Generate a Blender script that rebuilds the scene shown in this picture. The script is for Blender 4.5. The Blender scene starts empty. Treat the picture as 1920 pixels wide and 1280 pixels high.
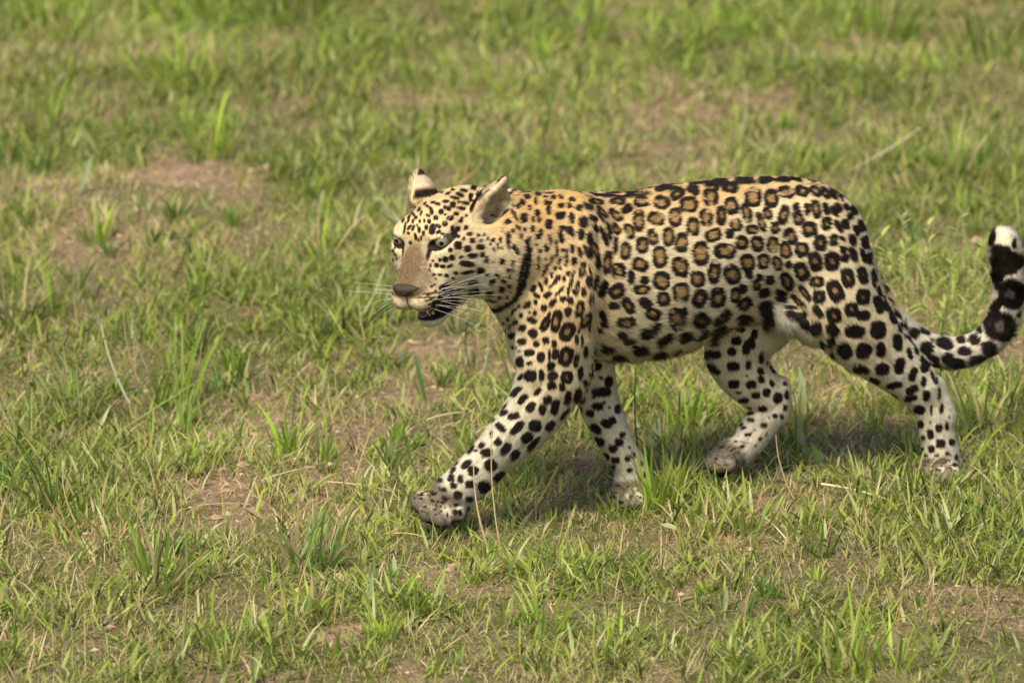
import bpy, math, random, time
import numpy as np
from mathutils import Vector
from mathutils.bvhtree import BVHTree

R = math.radians
scene = bpy.context.scene
COL = scene.collection
T0 = time.time()
def log(*a): print('[scene %.1fs]' % (time.time() - T0), *a)

# ---------------------------------------------------------------- camera
PITCH = R(16.0)
FPX = 12000.0                                   # focal length in pixels of a 1920 px wide frame
CAM = np.array([0.0, -11.449, 3.595])
VD = np.array([0.0, math.cos(PITCH), -math.sin(PITCH)])
VU = np.array([0.0, math.sin(PITCH), math.cos(PITCH)])
VR = np.array([1.0, 0.0, 0.0])
cam_data = bpy.data.cameras.new('camera')
cam_data.sensor_width = 36.0
cam_data.lens = FPX / 1920.0 * 36.0
cam_data.clip_start = 0.5
cam_data.clip_end = 3000.0
cam_data.dof.use_dof = True
cam_data.dof.focus_distance = 11.62
cam_data.dof.aperture_fstop = 4.5
cam = bpy.data.objects.new('camera', cam_data)
cam.location = CAM.tolist()
cam.rotation_euler = (math.pi / 2 - PITCH, 0, 0)
COL.objects.link(cam)
scene.camera = cam

# ---------------------------------------------------------------- light
SUN_EL, SUN_AZ = R(52), R(203)                   # azimuth measured clockwise from +Y
world = bpy.data.worlds.new('World')
scene.world = world
world.use_nodes = True
wn = world.node_tree
wn.nodes.clear()
sky = wn.nodes.new('ShaderNodeTexSky')
sky.sky_type = 'NISHITA'
sky.sun_disc = False
sky.sun_elevation = SUN_EL
sky.sun_rotation = SUN_AZ
sky.dust_density = 3.0
sky.air_density = 1.0
sky.ozone_density = 1.0
bg = wn.nodes.new('ShaderNodeBackground')
bg.inputs['Strength'].default_value = 0.10
wo = wn.nodes.new('ShaderNodeOutputWorld')
wn.links.new(sky.outputs[0], bg.inputs['Color'])
wn.links.new(bg.outputs[0], wo.inputs['Surface'])
sun_data = bpy.data.lights.new('sun', 'SUN')
sun_data.energy = 3.8
sun_data.angle = R(20.0)
sun_data.color = (1.0, 0.93, 0.74)
sun = bpy.data.objects.new('sun', sun_data)
sdir = Vector((math.sin(SUN_AZ) * math.cos(SUN_EL), math.cos(SUN_AZ) * math.cos(SUN_EL), math.sin(SUN_EL)))
sun.rotation_euler = sdir.to_track_quat('Z', 'Y').to_euler()
sun.location = (sdir * 30)[:]
COL.objects.link(sun)
scene.view_settings.view_transform = 'Standard'
scene.view_settings.look = 'None'
scene.view_settings.gamma = 1.0
scene.view_settings.use_curve_mapping = False
scene.view_settings.exposure = 0.66
scene.render.engine = 'CYCLES'
scene.cycles.use_denoising = True
scene.cycles.max_bounces = 6
scene.cycles.transparent_max_bounces = 8
scene.cycles.sample_clamp_indirect = 4.0

# ---------------------------------------------------------------- helpers
def ray(px, py):
    return VD + VR * ((px - 960.0) / FPX) + VU * ((640.0 - py) / FPX)
def at(px, py, Y):
    """the world point seen at photo pixel (px, py) whose depth coordinate is Y"""
    d = ray(px, py)
    return CAM + d * ((Y - CAM[1]) / d[1])
def ground_at(px, py):
    d = ray(px, py)
    return CAM + d * (-CAM[2] / d[2])
def project(P):
    v = P - CAM
    z = v @ VD
    return 960.0 + FPX * (v @ VR) / z, 640.0 - FPX * (v @ VU) / z, z
def smooth(a, b, x):
    t = np.clip((x - a) / (b - a), 0.0, 1.0)
    return t * t * (3 - 2 * t)
def _hash(ix, iy, iz, seed):
    h = (ix.astype(np.int64) * 374761393 + iy.astype(np.int64) * 668265263 + iz.astype(np.int64) * 2147483647 + seed * 1274126177) & 0xffffffff
    h = ((h ^ (h >> 13)) * 1274126177) & 0xffffffff
    h = (h ^ (h >> 16)) & 0xffffff
    return h.astype(np.float32) / float(0xffffff)
def noise(P, scale, seed=0):
    """value noise in 0..1 at points P (n,3) with cells of 1/scale"""
    Q = P * scale
    I = np.floor(Q); F = Q - I
    F = F * F * (3 - 2 * F)
    ix, iy, iz = I[:, 0], I[:, 1], I[:, 2]
    out = 0
    for dx in (0, 1):
        wx = F[:, 0] if dx else 1 - F[:, 0]
        for dy in (0, 1):
            wy = F[:, 1] if dy else 1 - F[:, 1]
            for dz in (0, 1):
                wz = F[:, 2] if dz else 1 - F[:, 2]
                out = out + wx * wy * wz * _hash(ix + dx, iy + dy, iz + dz, seed)
    return out
def norm(v):
    return v / np.maximum(np.linalg.norm(v, axis=-1, keepdims=True), 1e-9)
def mesh_from(name, verts, faces, mat=None, smooth_shade=True, loop_total=None):
    """faces: an (n,k) int array, or a list of such arrays"""
    me = bpy.data.meshes.new(name)
    fl = faces if isinstance(faces, list) else [faces]
    idx = np.concatenate([f.reshape(-1) for f in fl]).astype(np.int32)
    tot = np.concatenate([np.full(len(f), f.shape[1], np.int32) for f in fl])
    st = np.concatenate([[0], np.cumsum(tot)[:-1]]).astype(np.int32)
    me.vertices.add(len(verts)); me.loops.add(len(idx)); me.polygons.add(len(tot))
    me.vertices.foreach_set('co', np.ascontiguousarray(verts, np.float32).reshape(-1))
    me.loops.foreach_set('vertex_index', idx)
    me.polygons.foreach_set('loop_start', st)
    me.polygons.foreach_set('loop_total', tot)
    me.polygons.foreach_set('use_smooth', np.full(len(tot), smooth_shade))
    me.update(calc_edges=True)
    if mat: me.materials.append(mat)
    return me
def color_attr(me, cols, name='col'):
    a = me.attributes.new(name, 'FLOAT_COLOR', 'POINT')
    c = np.ones((len(cols), 4), np.float32); c[:, :3] = cols
    a.data.foreach_set('color', c.reshape(-1))
def link(name, data, parent=None, label=None, cat=None, group=None, kind=None, loc=None):
    o = bpy.data.objects.new(name, data)
    COL.objects.link(o)
    if parent: o.parent = parent
    if label: o['label'] = label
    if cat: o['category'] = cat
    if group: o['group'] = group
    if kind: o['kind'] = kind
    if loc is not None: o.location = loc
    return o
def material(name, rough=0.6, color=None, attr=None, spec=0.3, translucent=0.0):
    m = bpy.data.materials.new(name); m.use_nodes = True
    nt = m.node_tree; b = nt.nodes['Principled BSDF']
    b.inputs['Roughness'].default_value = rough
    b.inputs['Specular IOR Level'].default_value = spec
    if color: b.inputs['Base Color'].default_value = (*color, 1)
    if attr:
        a = nt.nodes.new('ShaderNodeAttribute'); a.attribute_name = attr
        nt.links.new(a.outputs['Color'], b.inputs['Base Color'])
        if translucent:
            t = nt.nodes.new('ShaderNodeBsdfTranslucent'); mx = nt.nodes.new('ShaderNodeMixShader')
            nt.links.new(a.outputs['Color'], t.inputs['Color'])
            mx.inputs[0].default_value = translucent
            nt.links.new(b.outputs[0], mx.inputs[1]); nt.links.new(t.outputs[0], mx.inputs[2])
            nt.links.new(mx.outputs[0], nt.nodes['Material Output'].inputs['Surface'])
    return m
FURN = 420000
NT1, NT2, NT3, NT4 = 370000, 180000, 95000, 180000
# ================================================================ THE GROUND
def gz(x, y):
    """height of the ground; almost flat where the leopard walks"""
    x = np.asarray(x, float); y = np.asarray(y, float)
    P = np.stack([x, y, np.zeros_like(x)], -1).reshape(-1, 3)
    n = (noise(P, 1.3, 71) - .5) * .06 + (noise(P, 4.0, 72) - .5) * .030 + (noise(P, 11.0, 73) - .5) * .012
    n = n.reshape(x.shape)
    calm = np.exp(-(((x - .25) / .9) ** 2 + ((y) / .45) ** 2) ** 2)
    far = smooth(30, 8, np.hypot(x, y))
    return n * (1 - .80 * calm) * far - .004
# patches of bare earth (photo position on the ground, half width, half height in photo pixels, strength)
BARE = [(345, 328, 120, 13, 1.0), (420, 335, 60, 9, .8), (60, 340, 70, 10, .7), (120, 385, 60, 8, .6), (600, 178, 70, 14, .6), (450, 130, 60, 9, .55), (640, 128, 60, 10, .6), (720, 200, 60, 9, .4),
        (1250, 268, 110, 12, .8), (1360, 243, 40, 7, .6), (1010, 290, 70, 8, .6), (1180, 300, 60, 6, .6), (1130, 245, 40, 8, .4), (600, 672, 55, 10, .75), (440, 950, 140, 20, .8),
        (360, 935, 60, 10, .6), (520, 968, 60, 10, .6), (690, 888, 55, 9, .8), (620, 1205, 90, 22, 1.0), (1290, 1085, 75, 22, .75), (1230, 1075, 50, 14, .6), (1790, 1130, 120, 18, .6),
        (1310, 868, 40, 12, .7), (430, 1262, 80, 14, .8), (250, 1230, 90, 10, .4), (1380, 1065, 120, 10, .35), (1690, 700, 60, 9, .4), (210, 870, 60, 9, .7), (1740, 940, 90, 10, .35),
        (980, 1010, 60, 8, .5), (1600, 1010, 70, 8, .5), (1870, 660, 50, 14, .4), (560, 985, 50, 8, .5), (1480, 960, 60, 8, .4), (30, 1090, 60, 8, .4), (180, 560, 50, 8, .5), (820, 1240, 80, 8, .3), (1080, 1150, 60, 8, .3)]
GREEN = [(250, 30, 420, 60, .9), (1150, 60, 260, 60, .5), (1650, 60, 300, 70, .7), (720, 70, 160, 60, .4), (900, 150, 120, 60, .5), (1800, 720, 140, 60, .6), (900, 1080, 300, 80, .5), (350, 250, 150, 30, .4),
         (470, 840, 120, 60, .4), (1500, 820, 160, 40, .3), (1100, 1180, 160, 60, .5), (620, 460, 130, 60, .3), (1600, 1230, 260, 50, .3)]
DRY = [(1150, 240, 380, 60, .8), (150, 380, 220, 50, .7), (600, 200, 260, 60, .5), (560, 740, 260, 60, .35), (420, 960, 260, 50, .6), (1300, 1060, 260, 60, .5), (1700, 1120, 260, 70, .5), (1500, 700, 120, 30, .4),
       (700, 350, 160, 40, .5), (1800, 400, 200, 60, .2), (200, 1230, 260, 60, .3)]
def patch_field(x, y, tab):
    P = np.stack([x, y, np.zeros_like(x)], -1).reshape(-1, 3)
    wx = (noise(P, 9, 81) - .5) * .10; wy = (noise(P, 9, 82) - .5) * .20
    out = np.zeros(len(P))
    for px, py, rx, ry, s in tab:
        c = ground_at(px, py); e = ground_at(px, py - ry)[1] - c[1]; sc = (c[1] - CAM[1]) / 11.45
        q = ((P[:, 0] + wx - c[0]) / (rx / 1000 * sc)) ** 2 + ((P[:, 1] + wy - c[1]) / e) ** 2
        out = np.maximum(out, s * smooth(1.5, .45, q))
    if tab is BARE:                                            # and the many small gaps in the sward
        q = noise(P * np.array([1, .62, 1]), 6.5, 83) * .6 + noise(P * np.array([1, .7, 1]), 17, 84) * .4
        out = np.maximum(out, .72 * smooth(.61, .70, q))
    return out
def axis(lo_, hi_, step, ends):
    core_ = list(np.arange(lo_, hi_ + 1e-6, step)); d = step; a = lo_; left = []
    while a > -ends: d *= 1.35; a -= d; left.append(a)
    d = step; b = hi_; right = []
    while b < ends: d *= 1.35; b += d; right.append(b)
    return np.array(left[::-1] + core_ + right)
gx = axis(-2.6, 2.8, .022, 1500); gy = axis(-1.9, 6.0, .022, 1500)
GXX, GYY = np.meshgrid(gx, gy, indexing='ij')
GZZ = gz(GXX, GYY)
GV = np.stack([GXX, GYY, GZZ], -1).reshape(-1, 3)
ii, jj = np.meshgrid(np.arange(len(gx) - 1), np.arange(len(gy) - 1), indexing='ij')
k0 = (ii * len(gy) + jj).reshape(-1)
GQ = np.stack([k0, k0 + len(gy), k0 + len(gy) + 1, k0 + 1], 1)
m_ground = bpy.data.materials.new('earth_and_thatch'); m_ground.use_nodes = True
nt = m_ground.node_tree; bs = nt.nodes['Principled BSDF']; bs.inputs['Roughness'].default_value = .9; bs.inputs['Specular IOR Level'].default_value = .1
def nn(t, **k):
    n = nt.nodes.new(t)
    for a, b in k.items(): setattr(n, a, b)
    return n
tc = nn('ShaderNodeTexCoord'); at_b = nn('ShaderNodeAttribute', attribute_name='bare')
def nz(scale, det=4, rough=.6):
    n = nn('ShaderNodeTexNoise'); n.inputs['Scale'].default_value = scale; n.inputs['Detail'].default_value = det; n.inputs['Roughness'].default_value = rough
    nt.links.new(tc.outputs['Object'], n.inputs['Vector']); return n
def ramp(src, stops):
    r = nn('ShaderNodeValToRGB'); e = r.color_ramp.elements
    while len(e) < len(stops): e.new(.5)
    for q, (p, c) in zip(e, stops): q.position = p; q.color = (*c, 1)
    nt.links.new(src, r.inputs[0]); return r
r1_ = ramp(nz(75, 9, .8).outputs['Fac'], [(.32, (.055, .052, .02)), (.46, (.13, .12, .05)), (.60, (.26, .215, .11)), (.74, (.45, .37, .21))])
r2_ = ramp(nz(60, 8, .7).outputs['Fac'], [(.32, (.09, .06, .036)), (.5, (.29, .19, .12)), (.70, (.54, .39, .27))])
mx = nn('ShaderNodeMixRGB'); nt.links.new(at_b.outputs['Fac'], mx.inputs[0]); nt.links.new(r1_.outputs[0], mx.inputs[1]); nt.links.new(r2_.outputs[0], mx.inputs[2])
nt.links.new(mx.outputs[0], bs.inputs['Base Color'])
bp = nn('ShaderNodeBump'); bp.inputs['Strength'].default_value = .9; bp.inputs['Distance'].default_value = .012
nt.links.new(nz(70, 9, .8).outputs['Fac'], bp.inputs['Height']); nt.links.new(bp.outputs[0], bs.inputs['Normal'])
gme = mesh_from('ground', GV, GQ, m_ground)
ba = gme.attributes.new('bare', 'FLOAT', 'POINT'); BF = patch_field(GV[:, 0], GV[:, 1], BARE); ba.data.foreach_set('value', BF.astype(np.float32))
link('ground', gme, kind='structure')
log('ground', len(GV))

# ================================================================ GRASS
def blades(base, h, w, az, lean, curl, segs=3, twist=None, taper=None, flat=None):
    """n grass blades as ribbons: base (n,3), length, width, azimuth of the lean, angle from upright at the root, added angle by the tip"""
    n = len(base); d = np.stack([np.cos(az), np.sin(az)], 1)
    tw = az + math.pi / 2 if twist is None else twist
    side = np.stack([np.cos(tw), np.sin(tw), np.zeros(n)], 1)
    pts = [base.copy()]; cur = base.copy()
    for i in range(segs):
        th = lean + curl * (i + .5) / segs
        st = np.stack([d[:, 0] * np.sin(th), d[:, 1] * np.sin(th), np.cos(th)], 1) * (h / segs)[:, None]
        cur = cur + st; pts.append(cur.copy())
    prof = taper or {2: [.8, 1.0], 3: [.75, 1.0, .72], 4: [.7, 1.0, .9, .58], 5: [.65, .95, 1.0, .85, .5]}[segs]
    V = []
    for i in range(segs):
        off = side * (w * prof[i] * .5)[:, None]
        V += [pts[i] - off, pts[i] + off]
    V.append(pts[segs])
    V = np.stack(V, 1); m = 2 * segs + 1
    k = (np.arange(n) * m)[:, None]
    quads = np.concatenate([k + np.array([[2 * i, 2 * i + 1, 2 * i + 3, 2 * i + 2]]) for i in range(segs - 1)]) if segs > 1 else np.zeros((0, 4), int)
    tris = k + np.array([[2 * segs - 2, 2 * segs - 1, 2 * segs]])
    return V.reshape(-1, 3), quads, tris, m
m_grass = material('grass_blade', rough=.55, attr='col', spec=.3, translucent=.45)
m_straw = material('dry_straw', rough=.7, attr='col', spec=.2, translucent=.15)
def build_blades(name, B, C, mat, **kw):
    V, q, t, m = B
    me = mesh_from(name, V, [q, t], mat)
    color_attr(me, np.repeat(C, m, axis=0))
    return me
gr = np.random.default_rng(42)
def scatter(n, y0=-1.65, y1=5.6, side=.45):
    """points on the ground as seen by the camera and a step beyond, even per unit of ground"""
    y = gr.uniform(y0, y1, n); hw_ = (y - CAM[1]) / 12.0 * .96 + side
    x = gr.uniform(-1, 1, n) * hw_.max(); k = np.abs(x) < hw_
    return x[k], y[k]
def pal(n, green, dry, fr_dry, lush):
    """a colour for each blade: green, yellowing, or dead"""
    u = gr.random(n)
    g1 = np.array([.215, .285, .040]); g2 = np.array([.365, .420, .080]); g3 = np.array([.090, .125, .024]); g4 = np.array([.370, .380, .170])
    t = gr.random(n)[:, None]; c = g1 * (1 - t) + g2 * t
    c = np.where(gr.random(n)[:, None] < .34, g3 * (.8 + .5 * t), c)
    c = np.where(gr.random(n)[:, None] < .16, g4 * (.8 + .6 * t), c)
    lush = np.asarray(lush)[:, None]
    c = c * (1 + .18 * lush * np.array([.6, 1.2, -.2]))
    d1 = np.array([.66, .54, .33]); d2 = np.array([.42, .28, .15]); t2 = gr.random(n)[:, None]
    dead = d1 * t2 + d2 * (1 - t2)
    return np.where((u < fr_dry)[:, None], dead, c)
def make_turf(name, n, hr, wr, segs, label_kind, leanr, dryk, mat, clump=.6, thin=1.0, side=.34, y0=-1.65, y1=5.6):
    x, y = scatter(n, y0, y1, side)
    P = np.stack([x, y, np.zeros_like(x)], 1)
    bare = patch_field(x, y, BARE); lush = patch_field(x, y, GREEN); dry = patch_field(x, y, DRY)
    nf = noise(P * np.array([1, .8, 1]), 5.5, 91) * .62 + noise(P, 15, 92) * .38
    keep = gr.random(len(x)) < (1 - (.97 if name == 'short_grass' or name == 'leafy_grass' else .30) * bare) * (1 - clump + clump * smooth(.34, .58, nf)) * thin
    x, y, P, lush, dry, nf = x[keep], y[keep], P[keep], lush[keep], dry[keep], nf[keep]
    n = len(x); z = gz(x, y)
    tone = noise(P, 2.2, 93)
    h = gr.uniform(*hr, n) * (.30 + 1.15 * nf) * (1 + .35 * lush) * (1 - .35 * dry)
    w = gr.uniform(*wr, n)
    fd = np.clip(dryk + .75 * dry * (dryk + .25) - .5 * lush * dryk + (tone - .5) * .6 + (.5 - nf) * .5, .02, .98)
    C = pal(n, 0, 0, fd, lush) * (1 + (tone[:, None] - .5) * .3)
    w = np.where(C[:, 0] > C[:, 1], w * .55, w)
    az = gr.uniform(0, 2 * math.pi, n)
    B = blades(np.stack([x, y, z - .002], 1), h, w, az, gr.uniform(*leanr, n), gr.uniform(.1, 1.1, n), segs, az + math.pi / 2 + gr.normal(0, .7, n))
    return link(name, build_blades(name, B, C, mat), label=label_kind[0], cat=label_kind[1], kind='stuff')
make_turf('short_grass', NT1, (.018, .060), (.0016, .0046), 2, ('short mixed green and yellowing turf covering the ground around the leopard', 'grass'), (.15, 1.40), .24, m_grass, clump=.62)
make_turf('dry_thatch', NT2, (.022, .060), (.0011, .0024), 2, ('pale dead grass litter lying flat between the green blades', 'dead grass'), (1.15, 1.62), .90, m_straw, clump=.05)
make_turf('leafy_grass', NT3, (.035, .092), (.0036, .0078), 3, ('broader green grass blades standing in and over the short turf', 'grass'), (.2, 1.1), .12, m_grass, clump=.9)
make_turf('wispy_grass', NT4, (.025, .075), (.0008, .0019), 2, ('thin tangled olive and straw coloured grass filling the gaps of the turf', 'grass'), (.2, 1.45), .58, m_grass, clump=.1)
log('turf')
# distant low grass beyond the part one sees, so that the place goes on
def outer_grass():
    n = 15000
    x = gr.normal(0, .30, n); x = np.where(np.abs(x) > .62, gr.uniform(-.62, .62, n), gr.uniform(-.62, .62, n)); y = gr.uniform(-.62, .62, n)
    P = np.stack([x, y, x * 0], 1); nf = noise(P, 6, 301) * .6 + noise(P, 15, 302) * .4
    k = gr.random(n) < .25 + .75 * smooth(.32, .55, nf); x, y, nf = x[k], y[k], nf[k]; n = len(x)
    az = gr.uniform(0, 6.28, n); C = pal(n, 0, 0, np.clip(.42 + (.5 - nf) * .6, .1, .8), np.zeros(n))
    w = gr.uniform(.0018, .0050, n); w = np.where(C[:, 0] > C[:, 1], w * .6, w)
    B = blades(np.stack([x, y, np.full(n, -.012)], 1), gr.uniform(.025, .070, n) * (.4 + 1.1 * nf), w, az, gr.uniform(.15, 1.4, n), gr.uniform(.2, 1, n), 2)
    tile = link('meadow_patch', build_blades('meadow_patch', B, C, m_grass), label='square of meadow grass beside the trodden patch', cat='grass', kind='stuff')
    pts = []
    for gx_ in np.arange(-9, 9.01, .82):
        for gy_ in np.arange(-7, 19, .82):
            hw_ = (gy_ - CAM[1]) / 12.0 * .96 + .34
            if abs(gx_) < hw_ - .12 and -1.45 < gy_ < 5.5: continue
            if math.hypot(gx_ - CAM[0], gy_ - CAM[1]) < 1.5: continue
            pts.append((gx_ + gr.uniform(-.06, .06), gy_ + gr.uniform(-.06, .06)))
    pts = np.array(pts); Z = gz(pts[:, 0], pts[:, 1])
    tile.location = (pts[0, 0], pts[0, 1], Z[0])
    me = bpy.data.meshes.new('outlying_grass'); me.from_pydata([(a, b, c) for (a, b), c in zip(pts[1:].tolist(), Z[1:].tolist())], [], [])
    ob = link('outlying_grass', me, label='meadow grass stretching away on all sides of the trodden patch', cat='grass', kind='stuff')
    ng = bpy.data.node_groups.new('spread_meadow', 'GeometryNodeTree')
    ng.interface.new_socket('Geometry', in_out='INPUT', socket_type='NodeSocketGeometry'); ng.interface.new_socket('Geometry', in_out='OUTPUT', socket_type='NodeSocketGeometry')
    N_ = ng.nodes; gi = N_.new('NodeGroupInput'); go = N_.new('NodeGroupOutput'); oi = N_.new('GeometryNodeObjectInfo'); ip = N_.new('GeometryNodeInstanceOnPoints')
    rv = N_.new('FunctionNodeRandomValue'); rv.data_type = 'FLOAT_VECTOR'; rv.inputs['Min'].default_value = (0, 0, 0); rv.inputs['Max'].default_value = (0, 0, 6.28)
    oi.inputs['Object'].default_value = tile; oi.inputs['As Instance'].default_value = True
    ng.links.new(gi.outputs[0], ip.inputs['Points']); ng.links.new(oi.outputs['Geometry'], ip.inputs['Instance'])
    ng.links.new(rv.outputs['Value'], ip.inputs['Rotation']); ng.links.new(ip.outputs[0], go.inputs[0])
    md = ob.modifiers.new('spread', 'NODES'); md.node_group = ng
outer_grass()
def crumbs():
    """clods, grains and chaff on the bare earth"""
    x, y = scatter(60000, side=.2); b = patch_field(x, y, BARE); k = gr.random(len(x)) < .05 + .9 * b
    x, y = x[k][:16000], y[k][:16000]; n = len(x); r = gr.exponential(.0016, n) + .0008
    O = np.array([[1, 0, 0], [-1, 0, 0], [0, 1, 0], [0, -1, 0], [0, 0, .8], [0, 0, -.5]], float)
    V = O[None] * r[:, None, None] * gr.uniform(.6, 1.4, (n, 6, 1)); V[:, :, 0] *= gr.uniform(.7, 1.8, (n, 1))
    V = V + np.stack([x, y, gz(x, y) + r * .2], 1)[:, None]
    T = np.array([[0, 2, 4], [2, 1, 4], [1, 3, 4], [3, 0, 4], [2, 0, 5], [1, 2, 5], [3, 1, 5], [0, 3, 5]])
    F = (np.arange(n)[:, None, None] * 6 + T[None]).reshape(-1, 3)
    t = gr.random((n, 1)); C = np.array([.16, .10, .06]) * (1 - t) + np.array([.50, .37, .24]) * t
    me = mesh_from('soil_crumbs', V.reshape(-1, 3), F, material('soil_crumb', rough=.9, attr='col', spec=.1), False); color_attr(me, np.repeat(C, 6, 0))
    link('soil_crumbs', me, label='reddish clods and grains of earth on the bare patches', cat='soil', kind='stuff')
crumbs()
# low herbs and loose tufts: many small fans of blades
def tuft_arrays(c, n, h, w, spread, lean, rngl, colr, dryf=.12, segs=4, curl=(.2, 1.2)):
    az = rngl.uniform(0, 2 * math.pi, n); r = spread * np.sqrt(rngl.random(n))
    b = np.stack([c[0] + r * np.cos(az), c[1] + r * np.sin(az)], 1)
    base = np.column_stack([b, gz(b[:, 0], b[:, 1]) - .003])
    hh = h * rngl.uniform(.45, 1.0, n)
    B = blades(base, hh, w * rngl.uniform(.6, 1.15, n), az + rngl.normal(0, .5, n), np.abs(rngl.normal(lean * .5, lean * .6, n)), rngl.uniform(*curl, n), segs, az + math.pi / 2 + rngl.normal(0, .6, n))
    C = np.array(colr) * rngl.uniform(.7, 1.3, n)[:, None] * (1 + (rngl.random((n, 1)) - .5) * np.array([.3, .1, .3]))
    dead = rngl.random(n) < dryf
    C[dead] = np.array([.52, .40, .22]) * rngl.uniform(.6, 1.15, (dead.sum(), 1))
    return B, C
def many_tufts():
    x, y = scatter(2000, side=.5)
    P = np.stack([x, y, x * 0], 1)
    lush = patch_field(x, y, GREEN); bare = patch_field(x, y, BARE); dry = patch_field(x, y, DRY)
    k = gr.random(len(x)) < (.20 + .75 * smooth(.45, .65, noise(P, 3.0, 96)) + .4 * lush) * (1 - .9 * bare) * (1 - .35 * dry)
    VV, QQ, TT, CC = [], [], [], []; o = 0
    for cx_, cy_, lu in zip(x[k], y[k], lush[k]):
        pal_ = [(.19, .31, .035), (.27, .38, .055), (.11, .20, .03), (.30, .33, .10)][gr.integers(4)]
        lowk = smooth(-1.2, -.3, cy_) * .35 + .65
        front = .55 if (-.55 < cy_ < .15 and -.3 < cx_ < 1.0) else 1.0      # short where the leopard walks
        (V, q, t, m), C = tuft_arrays((cx_, cy_), int(gr.integers(9, 26)), gr.uniform(.035, .095) * (1 if gr.random() < .8 else 1.5) * (1 + .3 * lu) * front * lowk, gr.uniform(.0035, .0068), gr.uniform(.008, .03), gr.uniform(.3, .8), gr, pal_, .10, 3)
        VV.append(V); QQ.append(q + o); TT.append(t + o); CC.append(np.repeat(C, m, 0)); o += len(V)
    me = mesh_from('loose_tufts', np.concatenate(VV), [np.concatenate(QQ), np.concatenate(TT)], m_grass); color_attr(me, np.concatenate(CC))
    link('loose_tufts', me, label='small loose tufts of green grass dotted all over the turf', cat='grass', kind='stuff')
many_tufts()
def many_stalks():
    x, y = scatter(1500, side=.5)
    dry = patch_field(x, y, DRY); n = len(x); az = gr.uniform(0, 6.28, n)
    front = np.where((y < .1) & (x > -.3) & (x < .95), .6, 1.0)
    B = blades(np.stack([x, y, gz(x, y) - .002], 1), gr.uniform(.05, .15, n) * front, gr.uniform(.0012, .0028, n), az, gr.uniform(.02, .45, n), gr.uniform(-.1, .4, n), 3, gr.uniform(0, 6.28, n))
    t = gr.random((n, 1)); C = np.array([.45, .33, .16]) * t + np.array([.33, .20, .09]) * (1 - t)
    link('dead_stalks', build_blades('dead_stalks', B, C, m_straw), label='thin upright dead stalks the colour of straw all over the turf', cat='dead grass', kind='stuff')
many_stalks()
log('tufts')
# ================================================================ THE LEOPARD
# built as a signed distance field of muscles and limbs, turned into one continuous surface
BYAW = R(24.0)
AX = np.array([math.cos(BYAW), math.sin(BYAW), 0.0])      # head -> tail
LT = np.array([-math.sin(BYAW), math.cos(BYAW), 0.0])     # towards the far flank
UP = np.array([0.0, 0.0, 1.0])
def midY(px): return 0.44 * (px - 1290.0) / 1000.0
PR = []           # primitives: dict(kind, ...)
def cone(a, b, ra, rb, k=0.02, lat=None, ratio=1.0, hair=0.009, flow=None, neg=False, reg=0):
    """a tapered capsule; `ratio` widens it along the direction `lat`"""
    PR.append(dict(t='c', a=np.array(a, float), b=np.array(b, float), ra=ra, rb=rb, k=k, lat=lat, ratio=ratio, hair=hair, flow=flow, neg=neg, reg=reg))
def chain(st, off, k=0.02, lat=LT, ratio=1.0, hair=0.009, shrink=0.004, reg=0, yabs=None):
    pts = []
    for i, s in enumerate(st):
        px, py, r = s[:3]
        Y = s[3] if len(s) > 3 else midY(px) + off
        pts.append((at(px, py, Y), r / 1000.0 - shrink))
    composite([(a, r, ratio) for a, r in pts], k, lat, hair, None, reg)
    return pts
def composite(st, k, lat, hair, flow, reg, sub=4):
    """one smooth limb through the stations (point, radius, lateral ratio)"""
    A = np.array([list(a) + [r, q] for a, r, q in st], float)
    E = np.concatenate([[2 * A[0] - A[1]], A, [2 * A[-1] - A[-2]]])
    out = []
    for i in range(len(A) - 1):
        p0, p1, p2, p3 = E[i:i + 4]
        for t in np.arange(sub) / sub:
            out.append(.5 * (2 * p1 + (p2 - p0) * t + (2 * p0 - 5 * p1 + 4 * p2 - p3) * t * t + (3 * p1 - p0 - 3 * p2 + p3) * t ** 3))
    out.append(A[-1]); out = np.array(out)
    segs = [dict(t='c', a=u[:3], b=v[:3], ra=u[3], rb=v[3], lat=lat, ratio=float((u[4] + v[4]) / 2), flow=flow) for u, v in zip(out[:-1], out[1:])]
    PR.append(dict(t='C', segs=segs, k=k, hair=hair, flow=flow, neg=False, reg=reg))
def ell(c, r, M=None, k=0.015, hair=0.006, flow=None, neg=False, reg=0):
    PR.append(dict(t='e', c=np.array(c, float), r=np.array(r, float), M=np.eye(3) if M is None else M, k=k, hair=hair, flow=flow, neg=neg, reg=reg))
def d_prim(p, P):
    if p['t'] == 'c':
        a, b, ra, rb = p['a'], p['b'], p['ra'], p['rb']
        if p['ratio'] != 1.0:
            q = 1.0 / p['ratio']; L = p['lat'].astype(np.float32)
            ab = b - a; ab = ab + L * (ab @ L) * (q - 1)
            ap = P - a.astype(np.float32); ap = ap + L * ((ap @ L) * (q - 1))[..., None]
            sc = min(1.0, p['ratio'])
        else:
            ab = b - a; ap = P - a.astype(np.float32); sc = 1.0
        t = np.clip((ap @ ab.astype(np.float32)) / max(float(ab @ ab), 1e-9), 0, 1)
        dv = ap - t[..., None] * ab.astype(np.float32)
        return (np.sqrt((dv * dv).sum(-1)) - (ra + (rb - ra) * t)) * sc
    q = (P - p['c'].astype(np.float32)) @ p['M'].T.astype(np.float32)
    r = p['r'].astype(np.float32)
    k0 = np.sqrt(((q / r) ** 2).sum(-1)); k1 = np.sqrt(((q / (r * r)) ** 2).sum(-1))
    return k0 * (k0 - 1.0) / np.maximum(k1, 1e-6)
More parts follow.
